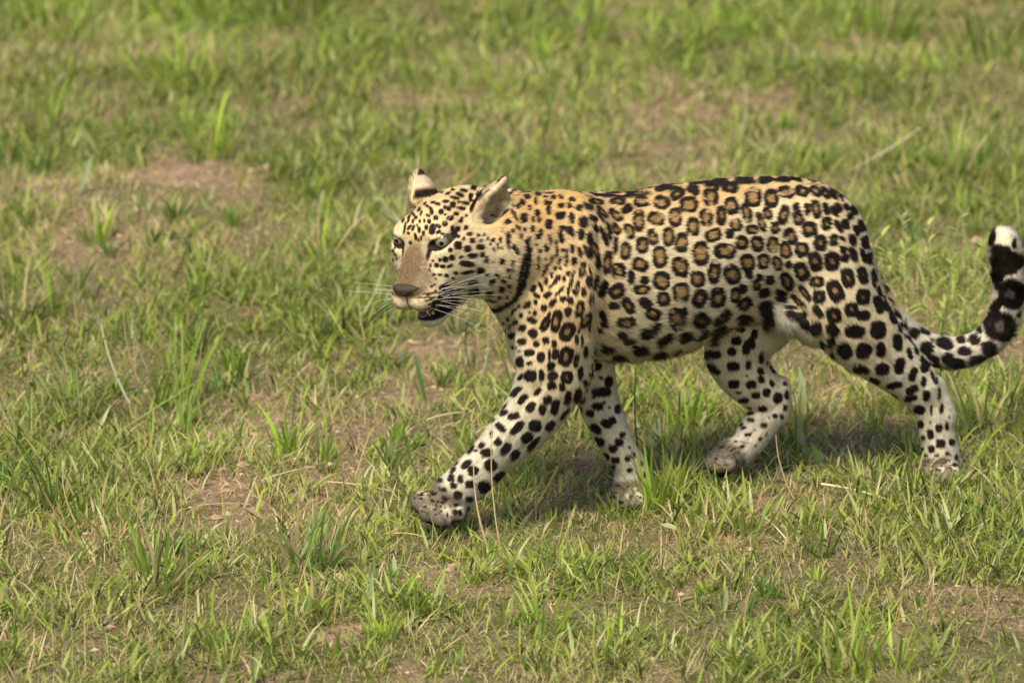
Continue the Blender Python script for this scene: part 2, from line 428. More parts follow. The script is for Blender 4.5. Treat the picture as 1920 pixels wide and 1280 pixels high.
def bbox(p):
    if p['t'] == 'C':
        bb = [bbox(q) for q in p['segs']]
        return np.min([b[0] for b in bb], 0), np.max([b[1] for b in bb], 0)
    if p['t'] == 'c':
        m = max(p['ra'], p['rb']) * max(1.0, p['ratio']) + 0.06
        return np.minimum(p['a'], p['b']) - m, np.maximum(p['a'], p['b']) + m
    m = p['r'].max() + 0.06
    return p['c'] - m, p['c'] + m

# --- trunk
W = 0.95
def trunk(st, k=0.03, off=0.0, hair=0.009):
    pts = []
    for px, py, r, ratio in st:
        pts.append((at(px, py, midY(px) + off), r / 1000.0 - 0.007, ratio))
    composite(pts, k, LT, hair, AX, 0)
trunk([(1095, 512, 138, .74), (1180, 516, 155, .78), (1260, 500, 154, .80), (1340, 472, 136, .80), (1420, 452, 122, .80),
       (1480, 449, 117, .84), (1520, 455, 108, .88), (1546, 462, 82, .95)])
cone(at(1545, 450, midY(1545)), at(1566, 505, midY(1566)), .048, .050, .03, LT, 1.5, .010, np.array([.5, .2, -.8]))
# --- neck
HEADC = at(868, 455, -0.235)
cone(at(1100, 482, midY(1100)), at(1030, 470, -.130), .112, .100, .03, LT, .8, .008, AX)
cone(at(1030, 470, -.130), at(945, 462, -.190), .100, .090, .03, LT, .85, .009, AX)
cone(at(1060, 560, midY(1050)), at(990, 530, -.150), .098, .080, .03, LT, .85, .009, np.array([.5, 0, -.6]))
cone(at(1030, 600, midY(1050)), at(1020, 655, midY(1050)), .094, .060, .03, LT, .95, .008, np.array([0, 0, -1.]))
# --- near foreleg (reaching forward, paw about to land)
SH = dict(k=0.022, hair=.008)
cone(at(1088, 420, midY(1088) - .055), at(1058, 560, midY(1058) - .085), .040, .062, .03, None, 1, .010, np.array([.25, 0, -1.]))
chain([(1055, 560, 66, midY(1055) - .085), (1040, 640, 71, midY(1040) - .082), (1038, 690, 68, midY(1040) - .08), (1018, 742, 58, -.190),
       (985, 790, 51, -.190), (930, 848, 42, -.188), (882, 897, 38, -.186), (850, 928, 37, -.184)], 0, k=0.02, ratio=.85, hair=.007)
# --- far foreleg (standing)
chain([(1085, 560, 66, midY(1085) + .06), (1105, 660, 46), (1118, 735, 39), (1137, 790, 35), (1165, 845, 30), (1186, 885, 31), (1188, 915, 32)],
      .058, k=0.02, ratio=.85, hair=.007)
# --- near hind leg (standing)
cone(at(1525, 470, midY(1525) - .045), at(1560, 545, midY(1560) - .062), .085, .078, .03, LT, .8, .010, np.array([.4, .1, -1.]))
chain([(1558, 540, 80), (1612, 618, 70), (1672, 680, 50), (1712, 714, 43), (1738, 748, 35), (1750, 780, 31), (1759, 820, 32), (1767, 862, 36)],
      -.062, k=0.02, ratio=.85, hair=.007)
cone(at(1757, 722, midY(1757) - .062), at(1772, 775, midY(1760) - .062), .012, .017, .018, None, 1, .006)
# --- far hind leg (swinging forward, paw off the ground)
chain([(1440, 560, 84, midY(1440) + .05), (1382, 640, 64), (1396, 697, 50), (1426, 728, 41), (1446, 755, 36), (1432, 787, 33), (1408, 820, 31), (1382, 846, 27), (1366, 856, 24)],
      .058, k=0.02, ratio=.85, hair=.007)
cone(at(1467, 722, midY(1440) + .058), at(1455, 775, midY(1440) + .058), .012, .018, .015, None, 1, .006)
# --- flank fold between belly and near thigh
cone(at(1420, 572, midY(1420) - .03), at(1530, 602, midY(1530) - .045), .017, .022, .03, LT, 1.6, .021, np.array([.4, 0, -1.]))
cone(at(1230, 616, midY(1230)), at(1375, 566, midY(1375)), .020, .016, .03, LT, 2.0, .019, np.array([.5, 0, -.8]))
# --- tail
TAIL = [(1550, 405, 30, .12), (1590, 455, 26, .175), (1616, 505, 22, .205), (1650, 570, 21, .230), (1692, 622, 22, .245), (1735, 652, 22, .255), (1790, 662, 22, .27),
        (1840, 646, 22, .28), (1872, 615, 22, .285), (1888, 570, 23, .285), (1891, 520, 23, .28), (1887, 475, 23, .28), (1883, 452, 22, .28)]
chain([(a, b, c + 6, d) for a, b, c, d in TAIL], 0, k=0.012, ratio=1.0, hair=.011, reg=3)
# --- paws
def paw(c, toes, r=.021, k=.010, hair=.0035):
    for (px, py, Y, rr) in toes:
        cone(c, at(px, py, Y), r, rr, k, None, 1, hair, None, False, 4)
pc = at(842, 938, -.186)
cone(pc, at(822, 950, -.200), .037, .033, .015, None, 1, .006, None, False, 4)
paw(pc, [(790, 942, -.205, .0200), (804, 960, -.222, .0190), (829, 969, -.229, .0190), (853, 961, -.217, .0165)], .021, .006)
pc = at(1184, 918, .008)
cone(pc, at(1170, 928, -.01), .032, .027, .015, None, 1, .005, None, False, 4)
paw(pc, [(1148, 934, -.01, .017), (1158, 940, -.03, .017), (1175, 943, -.045, .017), (1195, 940, -.045, .017)], .018, .003)
pc = at(1768, 872, .150)
cone(pc, at(1755, 880, .135), .032, .028, .015, None, 1, .005, None, False, 4)
paw(pc, [(1726, 884, .135, .017), (1740, 889, .115, .017), (1762, 892, .10, .017), (1784, 888, .10, .017)], .018, .003)
pc = at(1368, 857, .090)
cone(pc, at(1352, 866, .075), .029, .026, .015, None, 1, .006, None, False, 4)
paw(pc, [(1340, 862, .09, .017), (1338, 868, .06, .018), (1350, 872, .045, .017), (1366, 872, .045, .015)], .019, .004)

# --- head, in its own frame: x = forward, y = to its left (the side nearer to us), z = up
HA, HP, HR, HS = R(57.0), R(20.0), R(6.0), 1.22
F_ = np.array([-math.cos(HA) * math.cos(HP), -math.sin(HA) * math.cos(HP), -math.sin(HP)])
S_ = np.array([math.sin(HA), -math.cos(HA), 0.0])
U_ = np.cross(F_, S_); U_ = U_ if U_[2] > 0 else -U_
if HR:
    S2 = S_ * math.cos(HR) + U_ * math.sin(HR); U_ = U_ * math.cos(HR) - S_ * math.sin(HR); S_ = S2
HM = np.stack([F_, S_, U_])                 # world -> head rows
EYE = np.array([.060, .0370, .012])
HO = at(822, 456, -.300) - HS * (EYE @ HM)    # head origin
def hw(p): return HO + HS * (np.array(p, float) @ HM)
def he(c, r, rot=None, k=.012, hair=.005, flow=(-1, 0, 0), neg=False, reg=1):
    """an ellipsoid in head space; rot = rows of its own axes"""
    M = HM if rot is None else np.array(rot, float) @ HM
    ell(hw(c), np.array(r) * HS, M, k * HS, hair, np.array(flow, float) @ HM, neg, reg)
def hc(a, b, ra, rb, k=.012, hair=.005, flow=(-1, 0, 0), neg=False, reg=1):
    cone(hw(a), hw(b), ra * HS, rb * HS, k * HS, None, 1, hair, np.array(flow, float) @ HM, neg, reg)
he((-.030, 0, -.017), (.074, .060, .051), k=.02, hair=.006, flow=(-1, 0, .2))
he((.010, 0, .004), (.052, .046, .034), k=.02, hair=.004)
for s in (-1, 1):
    hc((.044, s * .008, .002), (.104, s * .0085, -.035), .0225, .0150, k=.010, hair=.0025)
he((.060, 0, -.048), (.050, .040, .036), k=.016, hair=.005, flow=(-1, .2, -.2))
for s in (-1, 1):
    he((.099, s * .0165, -.056), (.030, .0230, .0200), k=.012, hair=.004, flow=(-1, s * .6, -.2))
    he((.117, s * .011, -.033), (.010, .0130, .0080), k=.008, hair=.002)         # wings of the nose
    he((-.008, s * .048, -.050), (.056, .034, .058), k=.022, hair=.009, flow=(-1, s * .3, -.5))
    he((.032, s * .042, -.028), (.038, .024, .036), k=.020, hair=.006, flow=(-1, s * .3, -.2))
    he((.040, s * .031, .022), (.024, .018, .0095), k=.018, hair=.003)          # brow
    he((.054, s * .037, -.003), (.014, .017, .008), k=.014, hair=.003)          # under the eye
hc((-.02, 0, -.078), (.060, 0, -.096), .036, .020, k=.015, hair=.009, flow=(-1, 0, -.3))
he((.082, 0, -.1020), (.021, .021, .0165), k=.010, hair=.006, flow=(-.6, 0, -.8))
hc((-.06, 0, -.048), (-.11, 0, -.078), .050, .066, k=.03, hair=.009, flow=(-1, 0, -.2))
# open mouth
he((.090, 0, -.0835), (.044, .030, .0066), k=.004, neg=True, reg=1, rot=[[.985, 0, .17], [0, 1, 0], [-.17, 0, .985]])
# eye hollows
for s in (-1, 1):
    he((.070, s * .0385, .0115), (.019, .0150, .0074), k=.004, neg=True, rot=[[1, 0, 0], [0, .990, s * .14], [0, -s * .14, .990]])
# ears: a cupped shell each; opening directions from their pose in the photo
def ear(base, tip, opening, w, hair=.005):
    """a thin cupped shell with two stiff edges that meet in a point; `opening` is where the cup faces"""
    base = np.array(base, float); tip = np.array(tip, float)
    z = norm(tip - base); x = np.array(opening, float); x = norm(x - z * (x @ z)); y = np.cross(z, x)
    L = np.linalg.norm(tip - base); rows = [x, y, z]
    he(base + z * L * .30 - x * .003, (.016, w, L * .52), rot=rows, k=.008, hair=hair, flow=tuple(z), reg=2)
    for s in (-1, 1):
        hc(base + y * s * w * .86 + z * L * .05 + x * .003, base + y * s * w * .62 + z * L * .55 + x * .002, .0065, .0048, k=.006, hair=hair, flow=tuple(z), reg=2)
        hc(base + y * s * w * .62 + z * L * .55 + x * .002, tip, .0048, .0026, k=.005, hair=hair, flow=tuple(z), reg=2)
    hc(base + z * L * .4 - x * .004, tip - z * .006, .010, .003, k=.010, hair=hair, flow=tuple(z), reg=2)
    he(base + z * L * .30 + x * .0125, (.0115, w * .70, L * .46), rot=rows, k=.008, neg=True, reg=2)
EARN = ((-.030, .055, -.004), (-.062, .093, .051), (.45, .85, -.50))
EARF = ((-.030, -.045, .020), (-.056, -.056, .058), (-.1, -1, .05))
ear(*EARN, .029)
ear(*EARF, .021)
_a, _b = np.array(EARN[0]), np.array(EARN[1])
hc(_a * .55 + _b * .45 + np.array([-.004, -.017, .006]), _a * .12 + _b * .88 + np.array([-.002, -.009, .0]), .0095, .0040, k=.006, hair=.004, flow=(-.3, .5, .8), reg=2)

# --- evaluate the field on a grid
H = 0.0026
lo = np.array([-.27, -.46, -.02]); hi = np.array([1.00, .36, .74])
N = np.ceil((hi - lo) / H).astype(int)
def field():
    D = np.full(tuple(N), 1.0, np.float32)
    ax = [(lo[i] + H * np.arange(N[i])).astype(np.float32) for i in range(3)]
    for neg in (False, True):
        for p in PR:
            if p['neg'] != neg: continue
            b0, b1 = bbox(p)
            i0 = np.clip(((b0 - lo) / H).astype(int), 0, N - 1); i1 = np.clip(((b1 - lo) / H).astype(int) + 1, 1, N)
            if (i1 <= i0).any(): continue
            if p['t'] == 'C':
                d = np.full(tuple(i1 - i0), 1.0, np.float32)
                for q in p['segs']:
                    c0, c1 = bbox(q)
                    j0 = np.clip(((c0 - lo) / H).astype(int), i0, i1 - 1); j1 = np.clip(((c1 - lo) / H).astype(int) + 1, i0 + 1, i1)
                    g = np.stack(np.meshgrid(ax[0][j0[0]:j1[0]], ax[1][j0[1]:j1[1]], ax[2][j0[2]:j1[2]], indexing='ij'), -1)
                    s_ = d[j0[0] - i0[0]:j1[0] - i0[0], j0[1] - i0[1]:j1[1] - i0[1], j0[2] - i0[2]:j1[2] - i0[2]]
                    dq = d_prim(q, g); h = np.maximum(.008 - np.abs(s_ - dq), 0) / .008
                    s_[...] = np.minimum(s_, dq) - h * h * .002
            else:
                g = np.stack(np.meshgrid(ax[0][i0[0]:i1[0]], ax[1][i0[1]:i1[1]], ax[2][i0[2]:i1[2]], indexing='ij'), -1)
                d = d_prim(p, g)
            S = D[i0[0]:i1[0], i0[1]:i1[1], i0[2]:i1[2]]
            k = max(p['k'], 1e-4)
            if not neg:
                h = np.maximum(k - np.abs(S - d), 0) / k
                S[...] = np.minimum(S, d) - h * h * k * .25
            else:
                d = -d
                h = np.maximum(k - np.abs(S - d), 0) / k
                S[...] = np.maximum(S, d) + h * h * k * .25
    return D
def surface_nets(D):
    ins = D < 0
    X, Y, Z = D.shape
    c = np.zeros((X - 1, Y - 1, Z - 1), np.uint8)
    for dx in (0, 1):
        for dy in (0, 1):
            for dz in (0, 1):
                c += ins[dx:X - 1 + dx, dy:Y - 1 + dy, dz:Z - 1 + dz]
    cells = np.argwhere((c > 0) & (c < 8))
    idx = np.full(c.shape, -1, np.int32)
    idx[cells[:, 0], cells[:, 1], cells[:, 2]] = np.arange(len(cells))
    acc = np.zeros((len(cells), 3)); cnt = np.zeros(len(cells))
    off = [(dx, dy, dz) for dx in (0, 1) for dy in (0, 1) for dz in (0, 1)]
    val = {o: D[cells[:, 0] + o[0], cells[:, 1] + o[1], cells[:, 2] + o[2]] for o in off}
    for o in off:
        for a in range(3):
            if o[a]: continue
            o2 = list(o); o2[a] = 1; o2 = tuple(o2)
            v0, v1 = val[o], val[o2]
            m = (v0 < 0) != (v1 < 0)
            t = np.where(m, v0 / np.where(m, v0 - v1, 1), 0)
            q = np.tile(np.array(o, float), (len(cells), 1)); q[:, a] = t
            acc += q * m[:, None]; cnt += m
    V = lo + H * (cells + acc / cnt[:, None])
    quads = []
    for a in range(3):
        b, cc = (a + 1) % 3, (a + 2) % 3
        sl0 = [slice(1, -1)] * 3; sl0[a] = slice(0, -1)
        sl1 = [slice(1, -1)] * 3; sl1[a] = slice(1, None)
        e = ins[tuple(sl0)] != ins[tuple(sl1)]
        pos = np.argwhere(e)
        for ax_ in range(3):
            if ax_ != a: pos[:, ax_] += 1
        flip = ins[pos[:, 0], pos[:, 1], pos[:, 2]]
        q = []
        for (ob, oc) in ((-1, -1), (0, -1), (0, 0), (-1, 0)):
            r = pos.copy(); r[:, b] += ob; r[:, cc] += oc
            q.append(idx[r[:, 0], r[:, 1], r[:, 2]])
        q = np.stack(q, 1)
        q[~flip] = q[~flip][:, ::-1]
        quads.append(q)
    Q = np.concatenate(quads)
    return V, Q[(Q >= 0).all(1)]
def relax(V, Q, n=2, w=.5):
    E = np.concatenate([Q[:, [0, 1]], Q[:, [1, 2]], Q[:, [2, 3]], Q[:, [3, 0]]])
    for _ in range(n):
        s = np.zeros_like(V); c = np.zeros(len(V))
        for a in range(3):
            s[:, a] = np.bincount(E[:, 0], V[E[:, 1], a], len(V)) + np.bincount(E[:, 1], V[E[:, 0], a], len(V))
        c = np.bincount(E[:, 0], minlength=len(V)) + np.bincount(E[:, 1], minlength=len(V))
        V = V * (1 - w) + w * s / c[:, None]
    return V
def largest(V, Q):
    """keep the one big connected surface"""
    lab = np.arange(len(V))
    for _ in range(400):
        m = lab[Q].min(1); new = lab.copy()
        for j in range(4): np.minimum.at(new, Q[:, j], m)
        new = new[new]
        if (new == lab).all(): break
        lab = new
    ids, cnt = np.unique(lab, return_counts=True)
    keep = lab == ids[cnt.argmax()]
    mp = np.cumsum(keep) - 1
    return V[keep], mp[Q[keep[Q[:, 0]]]]
def vnormals(V, Q):
    n = np.cross(V[Q[:, 2]] - V[Q[:, 0]], V[Q[:, 3]] - V[Q[:, 1]])
    out = np.zeros_like(V)
    for j in range(4):
        for a in range(3): out[:, a] += np.bincount(Q[:, j], n[:, a], len(V))
    return norm(out)
D = field(); log('field', D.shape)
BV, BQ = surface_nets(D); del D
BV, BQ = largest(BV, BQ)
BV = relax(BV, BQ, 4)
BN = vnormals(BV, BQ)
def relief(V, N):
    """shoulder blade, elbow, muscle edges, hip and hock, pushed out of or into the skin along its normal (mm)"""
    fc = smooth(.0, .35, (N * norm(CAM - V)).sum(1))
    u, v, z = project(V)
    d = np.zeros(len(V))
    for x, y, a, b, th, amp in ((1088, 412, 60, 17, 75, 5), (1125, 470, 95, 10, 84, -7), (1118, 590, 75, 9, 88, -7), (1060, 470, 80, 30, 70, 4), (1092, 640, 30, 26, 60, 6), (1010, 640, 70, 14, 80, -4),
                                (1050, 560, 70, 26, 78, 4), (1000, 740, 60, 11, -52, -4), (960, 800, 90, 9, -50, 3.5), (985, 835, 80, 8, -50, -3), (905, 860, 50, 7, -50, -2.5), (1520, 392, 30, 22, 30, 6), (1470, 520, 110, 13, 62, -8),
                                (1590, 500, 100, 26, 68, 5), (1545, 610, 60, 14, 50, 4), (1620, 640, 90, 10, 42, -4), (1700, 690, 50, 10, 50, 4), (1748, 722, 14, 18, 60, 4), (1735, 745, 40, 7, 65, -4),
                                (1762, 800, 50, 5, 80, 2.5), (1748, 810, 50, 4, 80, -2.5), (1400, 700, 45, 12, 60, 3), (1430, 725, 40, 8, 60, -3.5), (1415, 810, 55, 5, -52, -3), (1140, 790, 60, 6, 62, -3), (1240, 560, 120, 30, 10, 3),
                                (1180, 520, 80, 7, 70, 1.6), (1215, 520, 80, 7, 72, -1.6), (1250, 515, 80, 7, 74, 1.6), (1285, 510, 80, 7, 76, -1.6), (1320, 505, 75, 7, 78, 1.6), (1000, 500, 80, 12, 70, -5), (960, 610, 60, 12, 50, -4)):
        th = math.radians(th); dx, dy = u - x, v - y
        X = (dx * math.cos(th) + dy * math.sin(th)) / a; Y = (-dx * math.sin(th) + dy * math.cos(th)) / b
        d += amp * np.exp(-(X * X + Y * Y))
    skin = (noise(V, 18, 201) - .5) * 4.0 + (noise(V, 45, 202) - .5) * 1.6
    L = ((V - HO) / HS) @ HM.T
    calm = 1 - smooth(-.09, -.02, L[:, 0]) * (np.abs(L[:, 1]) < .11) * (np.abs(L[:, 2]) < .14)
    return V + N * ((d * fc + skin) * calm * .001)[:, None]
BV = relief(BV, BN); BV = relax(BV, BQ, 1); BN = vnormals(BV, BQ)
log('body', len(BV), len(BQ))
# landmarks check
for nm, p in (('eyeN', EYE), ('eyeF', EYE * [1, -1, 1]), ('nose', (.1245,0,-.0241)), ('earNtip', EARN[1]), ('earFtip', EARF[1]), ('chin', (.094,0,-.115)), ('occ', (-.053,0,.0353))):
    u, v, z = project(hw(p)); print('LM', nm, round(float(u)), round(float(v)))
# ---------------------------------------------------------------- markings of the coat
# each mark: centre, half axes, tilt, size of its tawny heart; measured on the animal's near side
MK = []
def marks(x0, y0, s, text, grow=.97, add=0, ck=.85):
    for row in text.replace('\n', ' ').split(';'):
        v = [float(t) for t in row.split()]
        if not v: continue
        x, y, a, b = v[:4]; ang = v[4] if len(v) > 4 else 0; core = v[5] if len(v) > 5 else 0
        MK.append((x0 + x / s, y0 + y / s, a / s * grow + add, b / s * grow + add, math.radians(ang), core * ck))
marks(1100, 330, 6.4, '''115 320 100 38 8 .25; 90 250 100 13 -3; 250 262 60 12; 410 262 90 14; 375 315 110 42 0 .25; 320 220 100 14 -2; 640 220 130 26 -2 .3;
700 155 120 20 -10; 660 320 100 65 0 .4; 930 155 110 42 -12; 1080 105 90 18 -10; 1090 230 100 58 -30 .2; 900 330 100 80 10 .35; 1225 350 110 100 0 .5;
25 385 50 42; 180 440 92 36 45 .2; 350 475 105 52 38 .4; 485 405 75 52 -30; 625 540 68 132 0 .45; 835 515 105 75 15 .5; 1065 505 80 118 0 .5; 75 515 60 33 20;
160 490 85 20 55; 105 635 58 36 60; 205 720 128 34 70; 265 665 115 26 78; 350 640 80 48 60 .4; 345 830 110 32 95; 510 665 98 58 65 .45; 465 895 62 110 0 .45;
665 830 80 103 0 .5; 795 735 100 60 75 .4; 980 730 70 118 0 .45; 1135 795 80 118 10 .42; 880 970 88 132 -5 .5; 1120 1085 105 118 0 .5; 35 750 35 68;
95 890 125 40 65 .4; 25 920 28 78; 135 1040 36 88 0; 250 1040 58 143 8 .35; 385 1140 88 98 0 .35; 640 1060 108 80 20 .45; 535 1210 45 90''', 1.01, .1, 1.0)
marks(1100, 500, 6.4, '''30 190 33 72; 100 200 30 90 10; 190 270 58 112 20; 365 290 105 90 -30 .3; 690 160 58 48; 665 270 105 60 0 .4; 900 165 106 110 0 .5; 1130 305 100 118 0 .5;
925 380 78 86 0 .3; 330 460 68 43; 500 460 112 62 60 .28; 710 430 90 58 20; 800 560 95 73 20 .3; 1080 610 105 122 0 .45; 1160 530 50 46; 480 655 110 58 -5 .3;
190 590 40 80 -30; 215 690 50 40; 160 760 40 30; 20 620 26 78; 720 790 78 68; 830 720 58 53; 430 800 58 38; 510 870 78 48 -10; 940 860 108 58 -25; 1180 830 90 58 -25;
260 960 90 43; 650 975 93 53; 880 1010 100 38 -10; 390 1050 88 43; 740 1090 90 32; 1080 980 60 28 -20; 130 1090 78 33; 110 1200 73 58''', 1.01, .1, 1.0)
marks(1280, 310, 6.4, '''130 310 83 58 30; 235 215 85 33 -8; 80 195 80 12; 450 175 110 20 3; 600 140 110 18 -3; 400 260 60 30 60; 570 280 108 58 5 .2; 750 195 130 40 8;
990 190 88 48 -5; 870 110 110 20; 1020 95 80 13; 335 390 95 105 0 .4; 590 490 82 108 -15 .4; 850 390 105 113 0 .45; 1065 400 88 113 0 .4; 120 740 75 115 -5 .5;
280 630 80 108 0 .4; 460 610 65 118 0 .3; 765 570 60 118 -18 .4; 640 720 70 78 -20 .35; 365 840 108 78 -20 .5; 565 825 53 62; 830 770 75 60 0 .4; 910 600 38 34;
950 700 48 98 -15 .4; 1020 580 48 78 -20 .35; 1105 750 58 73 0 .25; 30 925 36 113 0 .3; 215 1055 100 143 -5 .55; 500 1030 130 93 0 .45; 705 930 85 83 0 .35;
890 940 78 93 0 .42; 1080 950 68 98 0 .5; 1220 1000 58 98 0 .4; 1240 820 43 48; 775 1165 90 112 -10 .5; 790 1300 48 60; 960 1150 70 98 0 .4; 1130 1170 73 88 -30 .45; 1262 1190 30 40''', 1.01, .1, 1.0)
marks(1280, 480, 6.4, '''25 145 48 108; 180 275 90 98 0 .4; 375 190 75 143 8 .35; 590 215 98 122 -15 .4; 30 430 43 113 0 .3; 200 500 88 112 25 .35; 415 490 93 123 10 .35;
920 250 43 38; 880 340 53 68 0 .3; 1035 280 58 58; 720 385 53 63; 630 460 63 93 0 .4; 975 430 73 53 -20; 735 560 95 63 -40 .3; 20 655 38 53; 10 785 20 38;
215 755 113 93 -20 .2; 460 715 130 52 -40 .15; 740 730 108 58 -10; 990 590 93 78; 1165 430 63 43 25; 1180 505 78 28 10; 440 850 80 38 -35; 220 930 98 42 -35; 380 930 58 55''', 1.01, .1, 1.0)
marks(1460, 310, 6.4, '''60 175 80 48 20; 210 170 85 38 20; 390 180 70 33 30; 490 185 70 33 45; 90 330 110 73 20 .4; 280 320 98 73 20 .4; 440 320 90 52 40 .3; 560 345 90 48 50 .1;
650 355 85 33 55; 740 400 60 22 60; 60 600 68 128 15 .4; 210 500 53 48; 235 630 73 98 -15 .3; 345 530 43 78 -10; 450 530 58 123 -15 .35; 570 530 43 83 -20;
665 560 38 78 -30; 715 515 38 68 -35; 805 510 38 53 -35; 850 620 38 48 -35; 370 770 95 103 0 .4; 575 705 68 88 0 .25; 720 740 42 93 -30; 800 710 48 73 -15;
920 790 38 73 -20; 150 850 73 108 -25 .4; 280 1010 93 93 0 .4; 500 930 83 103 0 .3; 660 900 58 78 0 .15; 760 880 43 28 40; 880 900 48 73 -20; 90 1020 68 108 -25 .5;
130 1190 48 48; 440 1150 88 128 -15 .3; 640 1150 98 128 -5 .25; 770 1010 43 48; 790 1110 63 58; 890 1070 48 98 -20; 1010 1090 33 108 -20; 10 1190 33 68; 1100 1150 13 98 -25''')
marks(1460, 480, 6.4, '''280 180 88 128 -25 .35; 100 290 85 118 -35 .42; 830 265 83 133 -15 .2; 1000 235 63 118 -15 .1; 460 310 88 78 0 .3; 490 490 83 88 0 .2; 680 420 98 148 -25 .3;
320 440 128 43 55 .3; 190 480 58 28 40; 260 555 90 33 30 .3; 50 455 58 58 30; 1010 490 88 103 0 .12; 1190 590 58 123 -20; 1130 310 23 78 -15; 150 620 98 33 5;
290 710 83 48 -20; 480 665 98 48 58; 875 640 88 93 0 .1; 1010 715 88 68 0 0; 660 710 98 103 -10 .2; 460 860 73 78; 650 880 88 68 50; 910 905 133 83; 540 1030 48 33 30;
630 1010 48 68 -20; 800 1130 83 108 -25; 1020 1130 98 98; 1190 885 98 113; 1220 1120 63 98; 1250 480 28 58 -30; 670 1170 28 58 -30''')
marks(1600, 560, 5.818, '''430 205 48 88 -20; 480 480 53 103 -10; 560 330 23 108; 610 605 30 73 -15; 500 735 63 93 10; 650 820 46 78 15; 95 755 98 48 10; 315 765 78 73; 240 890 63 28 20;
450 940 93 43 -10; 640 990 73 48 -25; 630 1080 73 36 -10; 765 905 33 58; 795 1055 48 58; 720 1205 63 53 20; 855 1205 18 58; 960 1200 26 58; 780 740 56 78 30;
870 860 18 78 -20; 450 1060 48 22 20; 905 900 13 40; 930 1040 18 68; 660 380 68 48 50; 680 560 22 68 -20; 770 370 80 33 25; 860 462 24 20; 1000 490 100 52 20;
800 540 83 68 20; 1030 640 73 58; 870 690 90 52 20; 1150 705 80 38 10; 1165 455 38 28; 1200 570 73 43''')
marks(1660, 720, 6.4, '''435 480 36 56; 537 465 13 13; 640 530 43 58; 733 505 26 53; 545 600 43 63 -10; 465 645 26 43; 665 715 58 58; 790 700 38 43; 460 780 23 30; 560 780 40 48;
495 858 24 20; 615 858 33 20; 745 838 33 26; 845 880 23 43; 540 905 30 9; 690 900 43 12; 485 935 38 11; 600 950 33 11; 685 945 24 18; 470 980 18 16; 585 995 18 11;
670 980 18 11; 620 1025 24 11; 830 970 28 24; 760 940 13 11; 385 925 24 9 -30; 405 975 20 12; 760 405 11 23; 800 1035 38 7''')
marks(1280, 600, 5.818, '''580 230 58 53; 690 300 43 88; 740 250 48 68; 130 310 28 48 -40; 225 300 20 16; 320 380 108 48; 535 345 48 48; 845 400 28 73; 340 530 93 43 35; 550 505 73 53;
710 490 33 53; 845 555 33 48 -25; 910 470 14 22; 980 530 33 58 -25; 695 608 17 17; 560 695 63 53; 745 700 58 48; 850 645 43 43; 970 690 23 48 -30; 800 820 53 38;
915 790 48 53; 1035 850 48 63 20; 1115 700 26 26; 1130 820 30 58; 1115 960 23 38; 670 870 58 28; 710 965 48 28; 870 965 48 36; 740 1025 43 23 -20; 745 1095 43 26;
880 1145 40 33; 1005 1045 33 30; 1075 1050 26 30; 940 1060 15 12; 635 1140 33 28 -40; 670 1180 33 16 -20; 550 1240 48 18 -45; 710 1250 38 23; 785 1205 13 11;
905 1240 13 23; 350 270 56 20; 620 790 36 16; 440 60 50 26 -30; 620 90 60 40 20; 780 150 40 60''')
marks(1280, 760, 8, '''1155 495 28 36; 745 450 58 18 -50; 800 545 28 23; 895 620 43 28; 590 630 38 18 -20; 450 650 50 9 -20; 690 640 50 9 -40; 930 560 60 10 10; 1085 600 14 20; 840 700 26 16''')
marks(920, 660, 6.4, '''480 285 78 73; 370 300 28 58 30; 610 275 38 78; 745 290 68 63 -30; 910 305 78 83 0 .25; 730 400 58 58 -20; 855 420 40 53; 1070 250 33 93 5; 1125 370 28 48;
310 480 88 42 -48; 390 565 83 42 -48; 565 480 62 38 -50; 480 660 72 50 -50; 680 580 58 53; 620 690 48 68 10; 770 660 53 103 10; 920 545 46 93 10; 1030 520 42 93 15;
880 735 93 24 -55; 160 730 58 36 -25; 280 770 78 46 -15; 175 650 50 16 -45; 120 910 78 46 40; 315 910 112 50 -45; 530 880 83 73; 710 880 78 48 -50; 430 1020 83 60 -40;
510 1095 120 36 -50; 90 1080 56 46 -50; 180 1160 95 56 -50; 285 1225 75 50 -50; 5 985 18 48; 30 830 40 13 -30''')
marks(750, 820, 6.4, '''850 140 73 36 -55; 985 100 43 36 -30; 910 160 33 18 -30; 1035 185 73 58 -15; 745 190 50 20 -50; 800 325 78 46 -45; 670 320 53 22 -45; 880 400 68 63; 640 400 50 22 -50;
1090 330 83 78 -30; 1185 460 90 46 -40; 725 500 38 53; 620 495 40 53; 480 510 43 36 30; 640 580 43 38; 835 560 63 48; 1000 590 78 73 -10; 525 625 43 28; 690 690 58 53;
540 740 33 33; 825 735 48 43; 665 810 36 28; 720 905 28 33; 660 900 33 38 -30; 810 860 18 38 20; 330 650 33 11 15; 400 685 38 18 20; 360 710 16 13; 440 665 11 13;
390 765 33 18 30; 450 770 18 18; 505 780 28 16 30; 437 820 13 26; 487 828 14 18; 565 930 12 33; 500 880 12 11; 530 985 11 13; 540 850 11 9; 320 915 14 14''')
marks(1050, 660, 4.267, '''290 120 48 28; 245 190 26 28; 300 40 53 18; 325 205 16 12; 385 240 33 53; 330 320 78 43; 270 360 18 13; 180 385 30 30; 300 435 48 33; 350 405 13 13; 395 440 12 12;
458 455 26 38; 245 490 33 30; 150 460 38 38; 370 575 48 36 40; 420 545 33 36; 290 610 53 33 35; 150 540 38 18 40; 205 600 28 18; 495 665 23 28; 470 725 36 34;
550 762 11 11; 320 715 48 33 30; 425 770 38 33; 375 830 38 23 40; 450 865 33 28; 540 850 26 26; 585 830 18 28; 430 925 20 28; 560 945 23 23; 650 895 12 18; 672 985 12 26;
240 690 38 18 50; 425 1165 28 18; 490 1200 28 13 20; 440 1130 23 7; 495 1245 18 11''')
